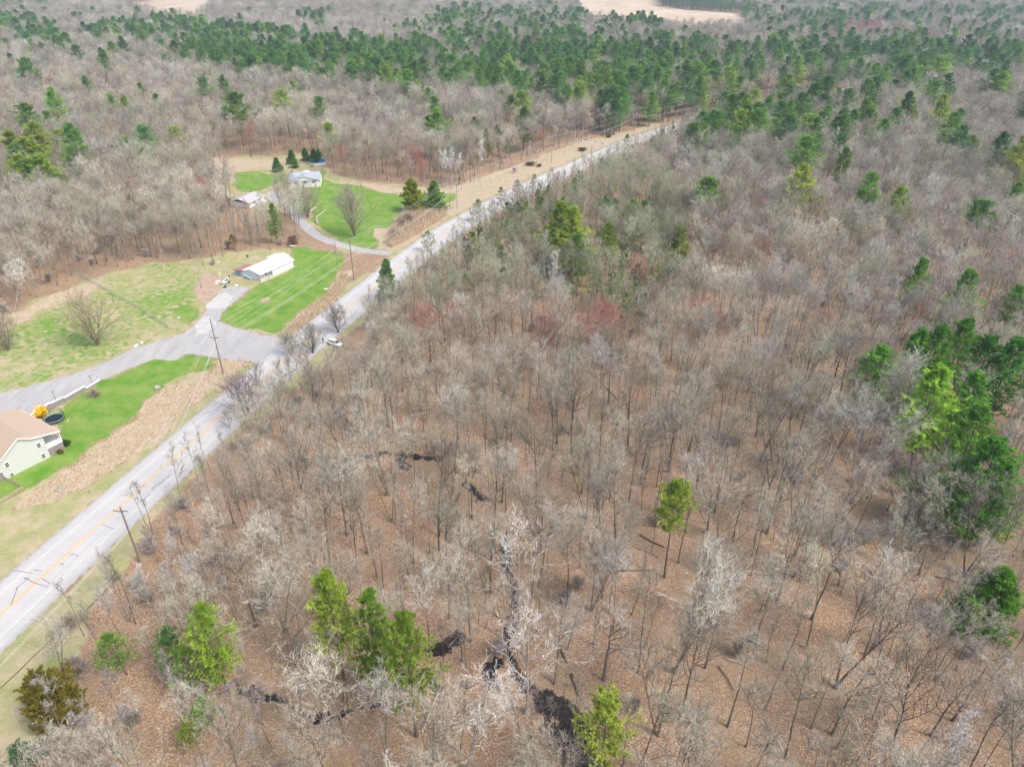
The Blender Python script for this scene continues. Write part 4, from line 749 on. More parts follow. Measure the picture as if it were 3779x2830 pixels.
# ---------------------------------------------------------------- buildings
def frame_of(a, b):
    a = np.array(a[:2]); b = np.array(b[:2]); d = b-a; return math.atan2(d[1], d[0]), float(np.hypot(*d))
def sweep(prof, y0, y1, th):   # thick roof folded along profile (s,z), running in y
    m = MB(); prof = np.array(prof, float); n = len(prof)
    top = [(s, y, z) for y in (y0, y1) for s, z in prof]; bot = [(s, y, z-th) for y in (y0, y1) for s, z in prof]
    v = top+bot; N2 = 2*n; f = []
    for i in range(n-1):
        f += [(i, i+1, n+i+1, n+i), (N2+i+1, N2+i, N2+n+i, N2+n+i+1), (i+1, i, N2+i, N2+i+1), (n+i, n+i+1, N2+n+i+1, N2+n+i)]
    f += [(0, n, N2+n, N2), (n-1, N2+n-1, N2+2*n-1, 2*n-1)]; m.add(v, f); return m
def extr(poly, y0, y1):   # wall body: polygon in (s,z) extruded in y
    m = MB(); n = len(poly); v = [(s, y0, z) for s, z in poly]+[(s, y1, z) for s, z in poly]
    m.add(v, [tuple(range(n)), tuple(range(n, 2*n))[::-1]]+[(i, n+i, n+(i+1) % n, (i+1) % n) for i in range(n)]); return m
def window(root, s, y, z, w, h, front=-1, panes=2, shutters=None, frame='white_trim', side=False):
    fm = MB(); pm = MB(); t = .07; sh = MB()
    def bx(mb, ss, zz, ww, hh, dd, off):
        if side: mb.box((y+off*front, ss, zz), (dd, ww, hh))
        else: mb.box((ss, y+off*front, zz), (ww, dd, hh))
    for ss, zz, ww, hh in ((s, z+h/2+t/2, w+2*t, t), (s, z-h/2-t/2, w+2*t, t), (s-w/2-t/2, z, t, h), (s+w/2+t/2, z, t, h)): bx(fm, ss, zz, ww, hh, .10, .04)
    if panes == 2: bx(fm, s, z, w, t*.9, .08, .035)
    fo = fm.build("window", M[frame], root)
    bx(pm, s, z, w, h, .03, .012); pm.build("pane", M['glass'], fo)
    if shutters:
        for q in (-1, 1):
            sh = MB(); bx(sh, s+q*(w/2+t+.2), z, .32, h, .04, .025); sh.build("shutter", M['shutter'], root)
# near house, sage siding
a = P(*qN(70, 1225)); b = P(*qN(620, 945)); ang, _ = frame_of(a, b)
h1 = empty("sage_house", a, ang, "two-storey sage green house with tan shingle roof at the left edge", "house")
extr([(0, -.2), (8.8, -.2), (8.8, 5.4), (6.6, 5.86), (4.47, 7.12), (.3, 4.36), (0, 4.3)], 0, 15).build("wall", M['sage'], h1)
rprof = [(-3.2, 3.75), (.3, 4.62), (4.47, 7.38), (6.6, 6.1), (11.95, 4.78)]
rf = sweep(rprof, -.45, 15.4, .14).build("roof", M['tan_roof'], h1)
tr = MB()
for (s0, z0), (s1, z1) in zip(rprof[:-1], rprof[1:]):
    L_ = math.hypot(s1-s0, z1-z0); tr.box(((s0+s1)/2, -.475, (z0+z1)/2-.12), (L_, .05, .26), ry=-math.atan2(z1-z0, s1-s0))
tr.box((11.97, 7.5, 4.68), (.06, 15.9, .24)); tr.build("fascia", M['white_trim'], rf)
for X, Y in ((472, 805), (530, 935), (85, 1045), (148, 1172)):
    s, z = onwall(a, b, *qN(X, Y)); window(h1, s, 0, z, .66, .95)
for s0, s1 in ((8.82, 11.9), (-3.1, -.02)):
    m = MB(); m.box(((s0+s1)/2, 2.4, .95), (s1-s0, 4.6, 1.9)); m.build("porch_base", M['stone'], h1)
    m = MB(); m.box(((s0+s1)/2, 2.4, 1.98), (s1-s0+.1, 4.8, .16)); m.build("porch_floor", M['white_trim'], h1)
    m = MB(); e = s1-.06 if s0 > 0 else s0+.06
    m.box(((s0+s1)/2, .06, 2.95), (s1-s0, .07, .07)); m.box(((s0+s1)/2, .06, 2.15), (s1-s0, .07, .07))
    for x in np.arange(s0+.1, s1, .11): m.box((x, .06, 2.55), (.06, .03, .8))
    m.box((e, 2.4, 2.95), (.07, 4.6, .07))
    for y in np.arange(.15, 4.6, .11): m.box((e, y, 2.55), (.03, .06, .8))
    m.build("railing", M['white_trim'], h1)
    for y in (.1, 4.6):
        m = MB(); m.box((e, y, 3.35), (.16, .16, 2.7)); m.build("porch_post", M['white_trim'], h1)
# long white house
a = P(*qL(780, 675)); b = P(*qL(1290, 440)); ang, LL = frame_of(a, b)
h2 = empty("long_white_house", a, ang, "long low white house with bright white metal roof and front porch", "house")
def boxm(c, d, name, mt, par, **k): m = MB(); m.box(c, d, **k); return m.build(name, M[mt], par)
w_ = MB(); w_.prism([(0, 2.0), (5.3, 2.0), (5.3, 0), (LL, 0), (LL, 7.6), (0, 7.6)], -.1, 2.28)
w_.add([(.001, 2.0, 2.28), (.001, 7.6, 2.28), (.001, 3.7, 3.2), (LL-.001, 0, 2.28), (LL-.001, 7.6, 2.28), (LL-.001, 3.7, 3.2)], [(0, 1, 2), (3, 5, 4)])
w_.build("wall", M['white_wall'], h2)
m = MB(); m.slab([(-.35, -.45, 2.3), (LL+.5, -.45, 2.3), (LL+.5, 3.7, 3.4), (-.35, 3.7, 3.4)], .1); m.slab([(-.35, 3.705, 3.4), (LL+.5, 3.705, 3.4), (LL+.5, 7.9, 2.35), (-.35, 7.9, 2.35)], .1)
for x in np.arange(0, LL+.4, .6): m.box((x, 1.62, 2.87), (.03, 4.25, .05), ry=0) if False else None
rf = m.build("roof", M['white_roof'], h2)
for x, y in ((6.3, 4.3), (7.4, 4.9), (9.2, 4.2)): m = MB(); m.cyl((x, y, 3.0), .07, .75); m.build("vent_pipe", M['metal'], rf)
for X, Y in ((1060, 440), (1180, 378)):
    s, z = onwall(a, b, *qL(X, Y)); window(h2, s, 0, z, .55, .62)
for x in (.15, 1.9, 3.7, 5.2): m = MB(); m.box((x, .1, 1.15), (.12, .12, 2.3)); m.build("porch_post", M['white_trim'], h2)
m = MB(); m.box((2.65, 1.0, .12), (5.3, 2.0, .24)); m.build("porch_floor", M['concrete'], h2)
m = MB()
for x0, x1 in ((.2, 3.2),): m.box(((x0+x1)/2, .1, .95), (x1-x0, .06, .07)); [m.box((x, .1, .6), (.04, .04, .7)) for x in np.arange(x0, x1, .14)]
m.build("railing", M['white_trim'], h2)
boxm((3.9, 1.96, 1.15), (.9, .06, 1.9), "door", 'shutter', h2); window(h2, 1.8, 2.0, 1.45, 1.1, .7)
boxm((LL/2, -.75, .1), (LL+1.6, .12, .2), "border_edging", 'concrete', h2)
# lean-to and panels at the gable end
m = MB(); m.prism([(0, 7.62), (5.5, 7.62), (5.5, 11.6), (0, 11.6)], -.1, 1.55); m.build("shed_wall", M['white_wall'], h2)
m = MB(); m.slab([(-.2, 7.6, 2.2), (5.8, 7.6, 2.2), (5.8, 12.0, 1.65), (-.2, 12.0, 1.65)], .08)
for x in np.arange(0, 5.7, .55): m.box((x, 9.8, 1.98), (.05, 4.4, .05)) if False else None
m.build("shed_roof", M['rust_roof'], h2)
boxm((-.03, 9.9, .68), (.06, 2.5, 1.35), "garage_door", 'blue_door', h2)
m = MB(); m.slab([(-.7, 3.2, .05), (-.7, 6.6, 1.0), (-.1, 6.6, 1.75), (-.1, 3.2, .8)], .06); m.build("stair_cover", M['pale_blue'], h2)
for q in (2.9, 3.3): window(h2, q, 0, 2.05, .25, .25, side=True, panes=1)
m = MB(); m.prism([(LL+.02, 4.2), (LL+2.6, 4.2), (LL+2.6, 8.2), (LL+.02, 8.2)], -.1, 2.2); m.build("annex_wall", M['white_wall'], h2)
m = MB(); m.slab([(LL-2.4, 7.92, 2.32), (LL-2.2, 9.6, 2.15), (LL+1.6, 9.6, 2.25), (LL+3.1, 6.8, 2.5), (LL+2.9, 4.0, 2.35), (LL+.55, 4.2, 2.6), (LL+.55, 7.92, 2.45)], .1); m.build("annex_roof", M['white_roof'], h2)
# upper white house
a = P(*qU(1240, 740)); b = P(*qU(1712, 720)); ang, LU = frame_of(a, b)
h3 = empty("white_house", a, ang, "white house with blue-grey shingle roof and dark shutters on the upper lawn", "house")
w_ = extr([(0, -.1), (LU, -.1), (LU, 3.0), (6.54, 4.95), (0, 2.75)], 0, 10); w_.build("wall", M['white_wall'], h3)
m = MB(); m.slab([(-.4, -.35, 2.8), (LU+.4, -.35, 3.1), (LU+.3, 5.6, 5.35), (-.3, 5.6, 5.35)], .12); m.slab([(-.3, 5.605, 5.35), (LU+.3, 5.605, 5.35), (LU+.3, 11, 2.9), (-.3, 11, 2.9)], .12)
rf = m.build("roof", M['grey_roof'], h3); m = sweep([(-.45, 2.86), (6.54, 5.18), (LU+.45, 3.22)], -.5, 5.5, .1); m.build("cross_roof", M['grey_roof'], rf)
m = MB(); m.box((.6, 7.2, 5.0), (.5, .5, 1.6)); m.build("chimney", M['shutter'], rf)
m = MB()
for (s0, z0), (s1, z1) in (((-.45, 2.86), (6.54, 5.18)), ((6.54, 5.18), (LU+.45, 3.22))): m.box(((s0+s1)/2, -.52, (z0+z1)/2-.1), (math.hypot(s1-s0, z1-z0), .05, .24), ry=-math.atan2(z1-z0, s1-s0))
m.build("fascia", M['white_trim'], rf)
for X, Y in ((1330, 667), (1468, 652), (1608, 640)):
    s, z = onwall(a, b, *qU(X, Y)); window(h3, s, 0, z, .75, 1.15, shutters=True)
s, z = onwall(a, b, *qU(1633, 715)); boxm((s, -.04, .5), (1.0, .06, 1.1), "door", 'orange_door', h3); boxm((s, -.6, .1), (1.3, 1.0, .2), "step", 'concrete', h3)
boxm((-.25, 3.4, 1.4), (.5, 1.6, 2.9), "side_chimney", 'brick', h3)
m = MB(); m.box((-1.2, 1.9, .9), (2.2, 3.4, .14)); [m.box((-2.2, y, 1.3), (.07, .07, .9)) for y in np.arange(.3, 3.6, .4)]; m.box((-2.2, 1.9, 1.75), (.08, 3.4, .06)); m.box((-2.2, 1.9, .4), (.1, 3.4, .8)); m.build("deck", M['rail'], h3)
boxm((.3, -.35, .35), (.5, .5, .9), "corner_box", 'white_trim', h3)
# garage
a = P(*qU(610, 1052)); b = P(*qU(830, 940)); ang, LG = frame_of(a, b)
h4 = empty("garage", a, ang, "small pale garage with whitish shingle roof at the end of the upper drive", "garage")
extr([(0, -.1), (LG, -.1), (LG, 2.1), (0, 2.1)], 0, 8.8).build("wall", M['white_wall'], h4)
m = MB(); m.slab([(-.8, -.5, 2.1), (LG+.7, -.5, 2.1), (LG+.7, 4.5, 3.45), (-.8, 4.5, 3.45)], .12); m.slab([(-.8, 4.505, 3.45), (LG+.7, 4.505, 3.45), (LG+.7, 9.5, 2.1), (-.8, 9.5, 2.1)], .12); m.build("roof", M['pale_roof'], h4)
m = MB(); m.add([(0, .1, 2.1), (0, 8.7, 2.1), (0, 4.5, 3.3), (LG, .1, 2.1), (LG, 8.7, 2.1), (LG, 4.5, 3.3)], [(0, 1, 2), (3, 5, 4), (0, 2, 5, 3), (2, 1, 4, 5)]); m.build("gable", M['shutter'], h4)
window(h4, 3.0, 0, 1.35, .9, .8, shutters=True); window(h4, 6.9, 0, 1.4, .7, .8)
boxm((5.0, -.04, 1.0), (.9, .06, 1.9), "door", 'white_trim', h4); boxm((LG/2+1.5, -.8, .06), (LG-1, .9, .12), "path_slab", 'concrete', h4)
m = MB(); m.cyl((4.0, -.45, 0), .28, .8, 14); bn = m.build("trash_can", M['shutter'], None, True); bn.matrix_world = h4.matrix_world; bn.location = h4.location; bn.rotation_euler = h4.rotation_euler; tag(bn, "dark round trash can against the front of the small garage", "trash can")
# far shed with white roof
c = P(*q3(1025, 742)); h5 = empty("white_roofed_shed", c, -.22, "low shed with bright white roof behind bare pine trunks, upper right", "shed")
boxm((0, 0, 1.1), (13, 5, 2.4), "wall", 'shutter', h5)
m = MB(); m.slab([(-7.5, -3.3, 2.3), (7.5, -3.3, 2.3), (7.5, .5, 3.3), (-7.5, .5, 3.3)], .1); m.slab([(-7.5, .505, 3.3), (7.5, .505, 3.3), (7.5, 3.8, 2.5), (-7.5, 3.8, 2.5)], .1); m.build("roof", M['white_roof'], h5)

# ---------------------------------------------------------------- yard things
tc_ = P(*qN(672, 505)); t = empty("trampoline", tc_, 0, "round black trampoline with green edge pad and tall safety net", "trampoline"); R_ = 2.0
m = MB(); m.cyl((0, 0, .70), R_-.22, .02, 32); m.build("mat", M['tramp_mat'], t)
aa = np.linspace(0, 2*math.pi, 33); ring = lambda r, z: np.c_[r*np.cos(aa), r*np.sin(aa), np.full(33, z)]
m = MB(); m.tube(ring(R_-.1, .70), .11, 6, False); m.build("edge_pad", M['tramp_pad'], t)
m = MB(); m.tube(ring(R_, .62), .04, 6, False); [m.tube([(R_*math.cos(q), R_*math.sin(q), .6), (R_*1.0*math.cos(q), R_*math.sin(q), 0)], .035, 6) for q in np.arange(0, 6.2, .785)]; m.build("frame", M['dark'], t)
for q in np.arange(.3, 6.5, 1.0472): m = MB(); m.tube([(R_*1.05*math.cos(q), R_*1.05*math.sin(q), .1), (R_*1.08*math.cos(q), R_*1.08*math.sin(q), 1.9)], .04, 6); m.build("net_pole", M['dark'], t)
m = MB(); m.tube(ring(R_*1.05, 1.9), .03, 5, False)
for q in np.arange(0, 6.28, .06): m.tube([(R_*math.cos(q), R_*math.sin(q), .7), (R_*1.05*math.cos(q+.12), R_*1.05*math.sin(q+.12), 1.9)], .004, 3, False); m.tube([(R_*math.cos(q), R_*math.sin(q), .7), (R_*1.05*math.cos(q-.12), R_*1.05*math.sin(q-.12), 1.9)], .004, 3, False)
m.build("safety_net", M['dark'], t)
fb = P(*qN(525, 455)); yb = plant(BUSH[0], fb[0], fb[1], 2.1, (1.0, .78, .02), "forsythia_bush", 'forsythia', wide=1.0, cat='bush', label="bright yellow forsythia bush between stone wall and trampoline")
for nm, (X, Y), h, w, c, lb in [("evergreen_bush", (812, 812), 1.1, 1.15, (.06, .13, .02), "round dark green clipped bush beside the porch of the sage house"), ("evergreen_bush", (745, 900), .7, 1.5, (.22, .24, .05), "low yellow-green bush in the bed below the round dark bush")]:
    g_ = P(*qN(X, Y)); plant(BUSH[0], g_[0], g_[1], h, c, nm, 'b', wide=w, cat='bush', label=lb)
g_ = P(*qN(1165, 215)); plant(SHRUB[1], g_[0], g_[1], 1.6, (.42, .34, .27), "bare_shrub", 'b', wide=1.3, cat='shrub', label="bare brown shrub at the lower end of the stone wall")
# stone retaining wall
rw = empty("retaining_wall", P(*qN(640, 355)), 0, "stepped grey stone block wall with pale cap between lane and lawn", "wall"); o0 = np.array(P(*qN(640, 355)))
segs = [((235, 620), (640, 358), 1.6), ((642, 356), (792, 282), 1.35), ((794, 280), (1048, 132), 1.05), ((1052, 130), (1225, 22), .4)]
m = MB(); m2 = MB()
for p0, p1, hh_ in segs:
    A_ = P(*qN(*p0)); B_ = P(*qN(*p1)); c_ = (A_+B_)/2-o0; d_ = B_-A_; L_ = np.hypot(d_[0], d_[1]); rz = math.atan2(d_[1], d_[0]); m.box((c_[0], c_[1], hh_/2), (L_, .4, hh_), rz=rz); m2.box((c_[0], c_[1], hh_+.06), (L_+.1, .62, .12), rz=rz)
m.build("blocks", M['stone'], rw); m2.build("capstone", M['cap'], rw)
for i, ((X, Y), lb) in enumerate([((262, 450), "black twin-headed lamp post by the lane just behind the tan roof"), ((680, 242), "black twin-headed lamp post behind the middle of the stone wall"), ((1130, 50), "black twin-headed lamp post at the far low end of the stone wall")]):
    g_ = P(*qN(X, Y)); lp = empty("lamp_post", g_, .9, lb, "lamp post", "twin lamp posts along the lane")
    m = MB(); m.tube([(0, 0, 0), (0, 0, .25), (0, 0, 2.0)], [.09, .045, .035], 8); m.tube([(-.26, 0, 1.85), (-.22, 0, 2.0), (0, 0, 1.95), (.22, 0, 2.0), (.26, 0, 1.85)], .025, 6); m.build("post", M['dark'], lp)
    for s in (-1, 1): m = MB(); m.tube([(s*.26, 0, 2.22), (s*.26, 0, 2.12), (s*.26, 0, 1.88)], [.02, .11, .05], 8); m.build("lantern", M['dark'], lp)
# rail fence
rfc = empty("rail_fence", P(*qN(80, 1240)), 0, "pale wooden rail fence running from the sage house along the lawn", "fence"); o0 = np.array(P(*qN(80, 1240)))
fp = [P(*qN(*q))-o0 for q in [(80, 1240), (190, 1290), (295, 1352), (150, 1445), (0, 1530), (-160, 1625), (-330, 1720)]]
for q in fp: m = MB(); m.box((q[0], q[1], .5), (.1, .1, 1.05)); m.build("post", M['rail'], rfc)
for z in (.3, .55, .8, 1.0):
    m = MB()
    for A_, B_ in zip(fp[:-1], fp[1:]): c_ = (A_+B_)/2; d_ = B_-A_; m.box((c_[0], c_[1], z), (np.hypot(d_[0], d_[1]), .05, .09), rz=math.atan2(d_[1], d_[0]))
    m.build("rail", M['rail'], rfc)
# chain-link fence
M['chain'] = mat('galvanised_chain_link', (.50, .56, .50), .6)
cl_ = smooth([P(*q4(*q))[:2] for q in [(455, 165), (520, 205), (620, 270), (730, 330), (850, 395), (970, 470), (1102, 556)]], 1, .12); o0 = np.array([*cl_[0], 0])
cf = empty("chain_link_fence", o0, 0, "long grey chain-link fence crossing the left lawn diagonally", "fence"); cl_ = cl_-o0[:2]
m = MB(); hc = 1.35; vv = []; ff = []
nrm = normals(cl_)
for i in range(0, len(cl_)-6):
    for j in (i, i+6):
        k_ = i+6 if j == i else i; p, q = cl_[j], cl_[k_]; t_ = unit(cl_[i+6]-cl_[i])*.011; b = len(vv); vv += [(*(p-t_), .03), (*(p+t_), .03), (*(q+t_), hc), (*(q-t_), hc)]; ff.append((b, b+1, b+2, b+3))
m.add(vv, ff); m.build("chain_mesh", M['chain'], cf)
m = MB(); m.tube(np.c_[cl_[::8], np.full(len(cl_[::8]), hc)], .035, 5); m.build("top_rail", M['chain'], cf)
for i in range(0, len(cl_), 22): m = MB(); m.cyl((*cl_[i], 0), .04, hc+.06, 6); m.build("post", M['chain'], cf)
# pool
pc = P(*qU(1662, 326), z=1.0); pl_ = empty("swimming_pool", (pc[0], pc[1], 0), 0, "round above-ground pool with blue liner behind the upper white house", "swimming pool"); R_ = 4.1
aa = np.linspace(0, 2*math.pi, 41); ring = lambda r, z: np.c_[r*np.cos(aa), r*np.sin(aa), np.full(41, z)]
def wallring(r0_, r1_, z0, z1):
    m = MB(); n = 40; v = [tuple(x) for x in np.concatenate([ring(r1_, z0)[:-1], ring(r1_, z1)[:-1], ring(r0_, z1)[:-1], ring(r0_, z0)[:-1]])]
    m.add(v, [(k_*n+i, k_*n+(i+1) % n, ((k_+1) % 4)*n+(i+1) % n, ((k_+1) % 4)*n+i) for k_ in range(4) for i in range(n)]); return m
wallring(R_-.05, R_, 0, 1.2).build("pool_wall", M['white_trim'], pl_); wallring(R_-.12, R_-.055, .05, 1.15).build("liner", M['liner'], pl_); wallring(R_-.3, R_+.08, 1.205, 1.26).build("rim", M['liner'], pl_)
m = MB(); m.cyl((0, 0, .1), R_-.13, .62, 40); m.build("water", M['water'], pl_)
for q in np.arange(0, 6.2, .52): m = MB(); m.box(((R_+.05)*math.cos(q), (R_+.05)*math.sin(q), .6), (.1, .16, 1.2), rz=q); m.build("upright", M['white_trim'], pl_)
g_ = P(*qU(1580, 420)); dk = empty("pool_steps", g_, .1, "small brown wooden pool steps between house roof and pool", "steps")
m = MB(); m.box((0, .6, 1.0), (1.5, 1.4, .1)); [m.box((x, y, .5), (.1, .1, 1.9 if y > 1 else 1.0)) for x in (-.7, .7) for y in (0, 1.2)]; m.build("deck", M['brick'], dk)
m = MB(); [m.box((0, -.25*i, .8-.22*i), (1.0, .26, .06)) for i in range(4)]; m.build("treads", M['rail'], dk)
g_ = P(*qU(1537, 425)); m = MB(); m.box((0, 0, .35), (.9, .5, .5)); m.tube([(0, 0, .5), (.3, 0, .9)], .12, 8); o = m.build("toy_slide", M['yellow'], None, bevel=.05); o.location = g_; tag(o, "small yellow play slide beside the pool steps", "toy slide")
# lawn bits at the upper house
def rock(q, p, r, lb, mt='rock', nm='boulder', sd=0, grp=None, flat=.6):
    g_ = P(*q(*p)); m = MB(); m.blob((0, 0, r*flat*.5), (r, r*.7, r*flat), 9, 6, .16, sd); o = m.build(nm, M[mt], None, True); o.location = (g_[0], g_[1], 0); o.rotation_euler = (0, 0, sd*.9); tag(o, lb, "rock", grp); return o
rock(q4, (1018, 935), .85, "grey boulder on the green strip above the dry bank", sd=1); rock(q4, (388, 1592), .8, "flat grey boulder on the dry bank below the house", sd=2, flat=.3)
rock(q4, (1157, 482), .45, "small pale rock on the lawn left of the concrete drive", 'pale_rock', sd=3); rock(qL, (1790, 800), .7, "pale rock at the right edge of the bright lawn", 'pale_rock', sd=4, flat=.3)
for i, (p, lb) in enumerate([((880, 662), "long white stone slab at the lane's edge, left lawn"), ((915, 640), "upper white stone at the lane's edge, left lawn")]): rock(q4, p, .9-.2*i, lb, 'pale_rock', sd=5+i, flat=.35)
for i, (p, lb) in enumerate([((705, 592), "pale stepping stone nearest the trampoline's lower left rim"), ((757, 570), "pale stepping stone below the trampoline's middle"), ((830, 515), "pale stepping stone right of the trampoline"), ((835, 488), "uppermost pale stepping stone right of the trampoline"), ((763, 328), "pale stone behind the trampoline by the wall")]): rock(qN, p, .22, lb, 'pale_rock', 'stepping_stone', 10+i, "stones around the trampoline", .3)
def log(q, pts, r, lb=None, mt='log', nm='fallen_log', grp=None):
    P3 = [P(*q(*p)) for p in pts]; m = MB(); arr = np.array(P3)-P3[0]; arr[:, 2] = r*.8; m.tube(arr, np.linspace(r, r*.55, len(arr)), 7); o = m.build(nm, M[mt]); o.location = P3[0]; tag(o, lb, "log", grp or "fallen logs on the woodland floor"); return o
log(qU, [(1665, 1315), (1648, 1260), (1650, 1210), (1680, 1180), (1740, 1140), (1800, 1092)], .35, "curved bleached log lying on the upper lawn", 'pale_log', grp="bleached logs on the upper lawn")
log(qU, [(1540, 1130), (1600, 1080), (1650, 1055)], .5, "pale heap of logs at the foot of the many-stemmed lawn tree", 'pale_log', grp="bleached logs on the upper lawn")
LOGS = [(q8, [(1690, 385), (1850, 388), (2040, 385)], .16, 'log', "dark straight log level across the floor left of the lone pine"), (q8, [(1930, 160), (2000, 200), (2090, 238)], .22, 'log', "thick dark log running to the lone pine's trunk"), (q8, [(1940, 95), (2030, 103)], .15, 'log', "short dark log above left of the lone pine's trunk"), (q8, [(1820, 520), (1920, 490), (2010, 478)], .11, 'pale_log', "pale slim log below left of the lone pine"), (q8, [(1720, 185), (1850, 220), (1960, 260), (2050, 300)], .1, 'log', "long thin log slanting down toward the lone pine"),
 (q8, [(1405, 865), (1430, 920), (1460, 990)], .24, 'log', "mossy log right of the dark stream, upper piece"), (q8, [(1490, 1060), (1510, 1130), (1535, 1200)], .24, 'log', "mossy log right of the dark stream, lower piece"), (q8, [(690, 1495), (750, 1540), (800, 1580)], .13, 'pale_log', "pale fallen stem at the bottom, left of the stream pool"),
 (q9, [(440, 838), (500, 865), (565, 905)], .12, 'pale_log', "bleached branch on open leaf floor, lower right"), (q9, [(290, 960), (370, 985), (460, 1035)], .1, 'pale_log', "thin pale branch below the bleached branch, lower right"), (q9, [(680, 345), (750, 382)], .1, 'log', "short dark log right of the lone pine's base"), (q9, [(1190, 365), (1240, 430), (1300, 495)], .14, 'log', "dark slanting log between two trunks, lower right"), (q9, [(1640, 425), (1730, 445), (1790, 475)], .13, 'log', "dark log left of the dark green conifer at the right edge"), (q9, [(230, 1005), (280, 1070), (330, 1165)], .12, 'log', "dark slanting stem at the lower right, by a forked trunk"),
 (q5, [(640, 1055), (690, 1060), (740, 1058)], .18, 'pale_log', "short pale log above the first dark ditch"), (q5, [(440, 1118), (530, 1100), (650, 1088)], .15, 'pale_log', "pale log stretched out above the first dark ditch"), (q5, [(460, 1085), (580, 1072)], .12, 'log', "darker log just above the stretched pale log"), (q5, [(1590, 820), (1680, 900), (1790, 1010)], .17, 'log', "long dark log slanting through the middle of the wood"), (q5, [(2050, 590), (2130, 615), (2209, 635)], .15, 'log', "dark log at a clearing in the upper middle wood"), (q5, [(1700, 860), (1760, 800)], .16, 'log', "stubby dark log at the upper end of the slanting log"),
 (q6, [(480, 850), (520, 855), (570, 860)], .15, 'pale_log', "pale log on the floor left of the right-hand pines"), (q6, [(610, 860), (660, 825), (710, 795)], .1, 'log', "thin leaning dark pole beside the pale log, right wood"), (q6, [(980, 1175), (1050, 1210)], .13, 'log', "dark log below left of the right-hand pine group"), (q6, [(0, 610), (40, 640), (0, 700)], .2, 'log', "bent mossy log in the middle of the wood"),
 (q7, [(1440, 742), (1500, 740), (1560, 742)], .14, 'pale_log', "pale log right of the broad pine, lower left"), (q7, [(1440, 955), (1500, 962), (1560, 960)], .1, 'log', "thin log below the pale log, lower left wood"), (q8, [(520, 1440), (580, 1290), (640, 1150)], .18, 'pale_log', "long leaning pale stem below the three bright pines"), (q8, [(850, 320), (940, 312)], .07, 'log', "thin dark branch left of the tall white tree")]
for q, pts, r, mt, lb in LOGS: log(q, pts, r, lb, mt)
log(q7, [(0, 1150), (120, 1040), (230, 930), (350, 820)], .09, "thin line of dark pipe along the verge, lower part", 'log', nm="verge_pipe", grp="dark pipes along the verge"); log(q7, [(550, 650), (640, 560), (730, 475)], .09, "thin line of dark pipe along the verge, upper part", 'log', nm="verge_pipe", grp="dark pipes along the verge")
# junk beside the long house
bt = empty("boat_on_trailer", P(*qL(245, 690)), frame_of(P(*qL(190, 735)), P(*qL(300, 620)))[0], "white open boat on a trailer beside the long white house", "boat")
m = MB(); hs = [(-2.0, .75, .85), (-1.0, .85, .85), (.3, .8, .88), (1.3, .5, .95), (2.1, .05, 1.05)]
v = []; f = []
for x, w, z in hs: v += [(x, -w, z), (x, -w*.6, .45), (x, w*.6, .45), (x, w, z), (x, w*.8, z-.02), (x, w*.5, .62), (x, -w*.5, .62), (x, -w*.8, z-.02)]
for i in range(4): f += [(i*8+j, i*8+(j+1) % 8, (i+1)*8+(j+1) % 8, (i+1)*8+j) for j in range(8)]
f += [tuple(range(8))[::-1], tuple(32+j for j in range(8))]; m.add(v, f); m.build("hull", M['white_trim'], bt)
m = MB(); m.box((-.3, 0, .85), (.5, 1.1, .12)); m.box((.8, 0, .9), (.35, .8, .1)); m.build("seats", M['shutter'], bt)
m = MB(); m.box((2.3, 0, 1.1), (.4, .35, .6)); m.tube([(2.3, 0, .9), (2.4, 0, .2)], .09, 6); m.build("outboard_motor", M['black'], bt, bevel=.05)
for s in (-1, 1): m = MB(); m.tube([(-.2, s*.85, .3), (-.2, s*1.05, .3)], .3, 14); m.build("wheel", M['black'], bt)
m = MB(); m.box((-.6, -.3, .32), (3.6, .08, .08)); m.box((-.6, .3, .32), (3.6, .08, .08)); m.box((-2.9, 0, .3), (1.4, .08, .08)); m.build("trailer_frame", M['metal'], bt)
g_ = P(*qL(212, 765)); m = MB(); m.tube([(math.cos(q)*.42, math.sin(q)*.42, .14) for q in np.linspace(0, 6.283, 17)], .15, 8, False); o = m.build("tyre", M['black'], None, True); o.location = g_; tag(o, "black tyre lying below the white boat", "tyre")
for i, ((X, Y), w, lb) in enumerate([((105, 675), 1.5, "largest white board left of the boat"), ((80, 712), 1.0, "small white board below the largest board"), ((180, 750), 1.1, "narrow white board leaning by the tyre"), ((130, 580), .9, "pale board left above the boat"), ((390, 740), 1.3, "white plank on the grass edge above the grey pad"), ((120, 540), .9, "pale plank near the red-roofed lean-to"), ((105, 378), .7, "small white scrap board farther up the slope")]):
    g_ = P(*qL(X, Y)); m = MB(); m.box((0, 0, .08), (w, w*.45, .1), rz=.3+i*.5); m.box((.1*w, .12*w, .17), (w*.7, w*.3, .06), rz=.9+i*.4); o = m.build("scrap_board", M['white_trim']); o.location = g_; tag(o, lb, "board", "scrap boards near the long house")
g_ = P(*qL(572, 310)); gr = empty("smoker_grill", g_, .4, "black smoker grill on the rough grass behind the long house", "grill"); m = MB(); m.tube([(0, 0, .5), (0, 0, .65), (0, 0, 1.0), (0, 0, 1.15)], [.1, .32, .32, .1], 12); m.build("body", M['black'], gr)
for q in range(3): m = MB(); m.tube([(.2*math.cos(q*2.1), .2*math.sin(q*2.1), .55), (.35*math.cos(q*2.1), .35*math.sin(q*2.1), 0)], .03, 5); m.build("leg", M['dark'], gr)
g_ = P(*qL(1275, 140)); ct = empty("utility_cart", g_, .6, "black and white cart at the wood's edge above the white roof", "cart"); boxm((0, 0, .55), (1.3, .7, .35), "tub", 'white_trim', ct); boxm((.5, 0, .9), (.5, .5, .5), "bag", 'black', ct)
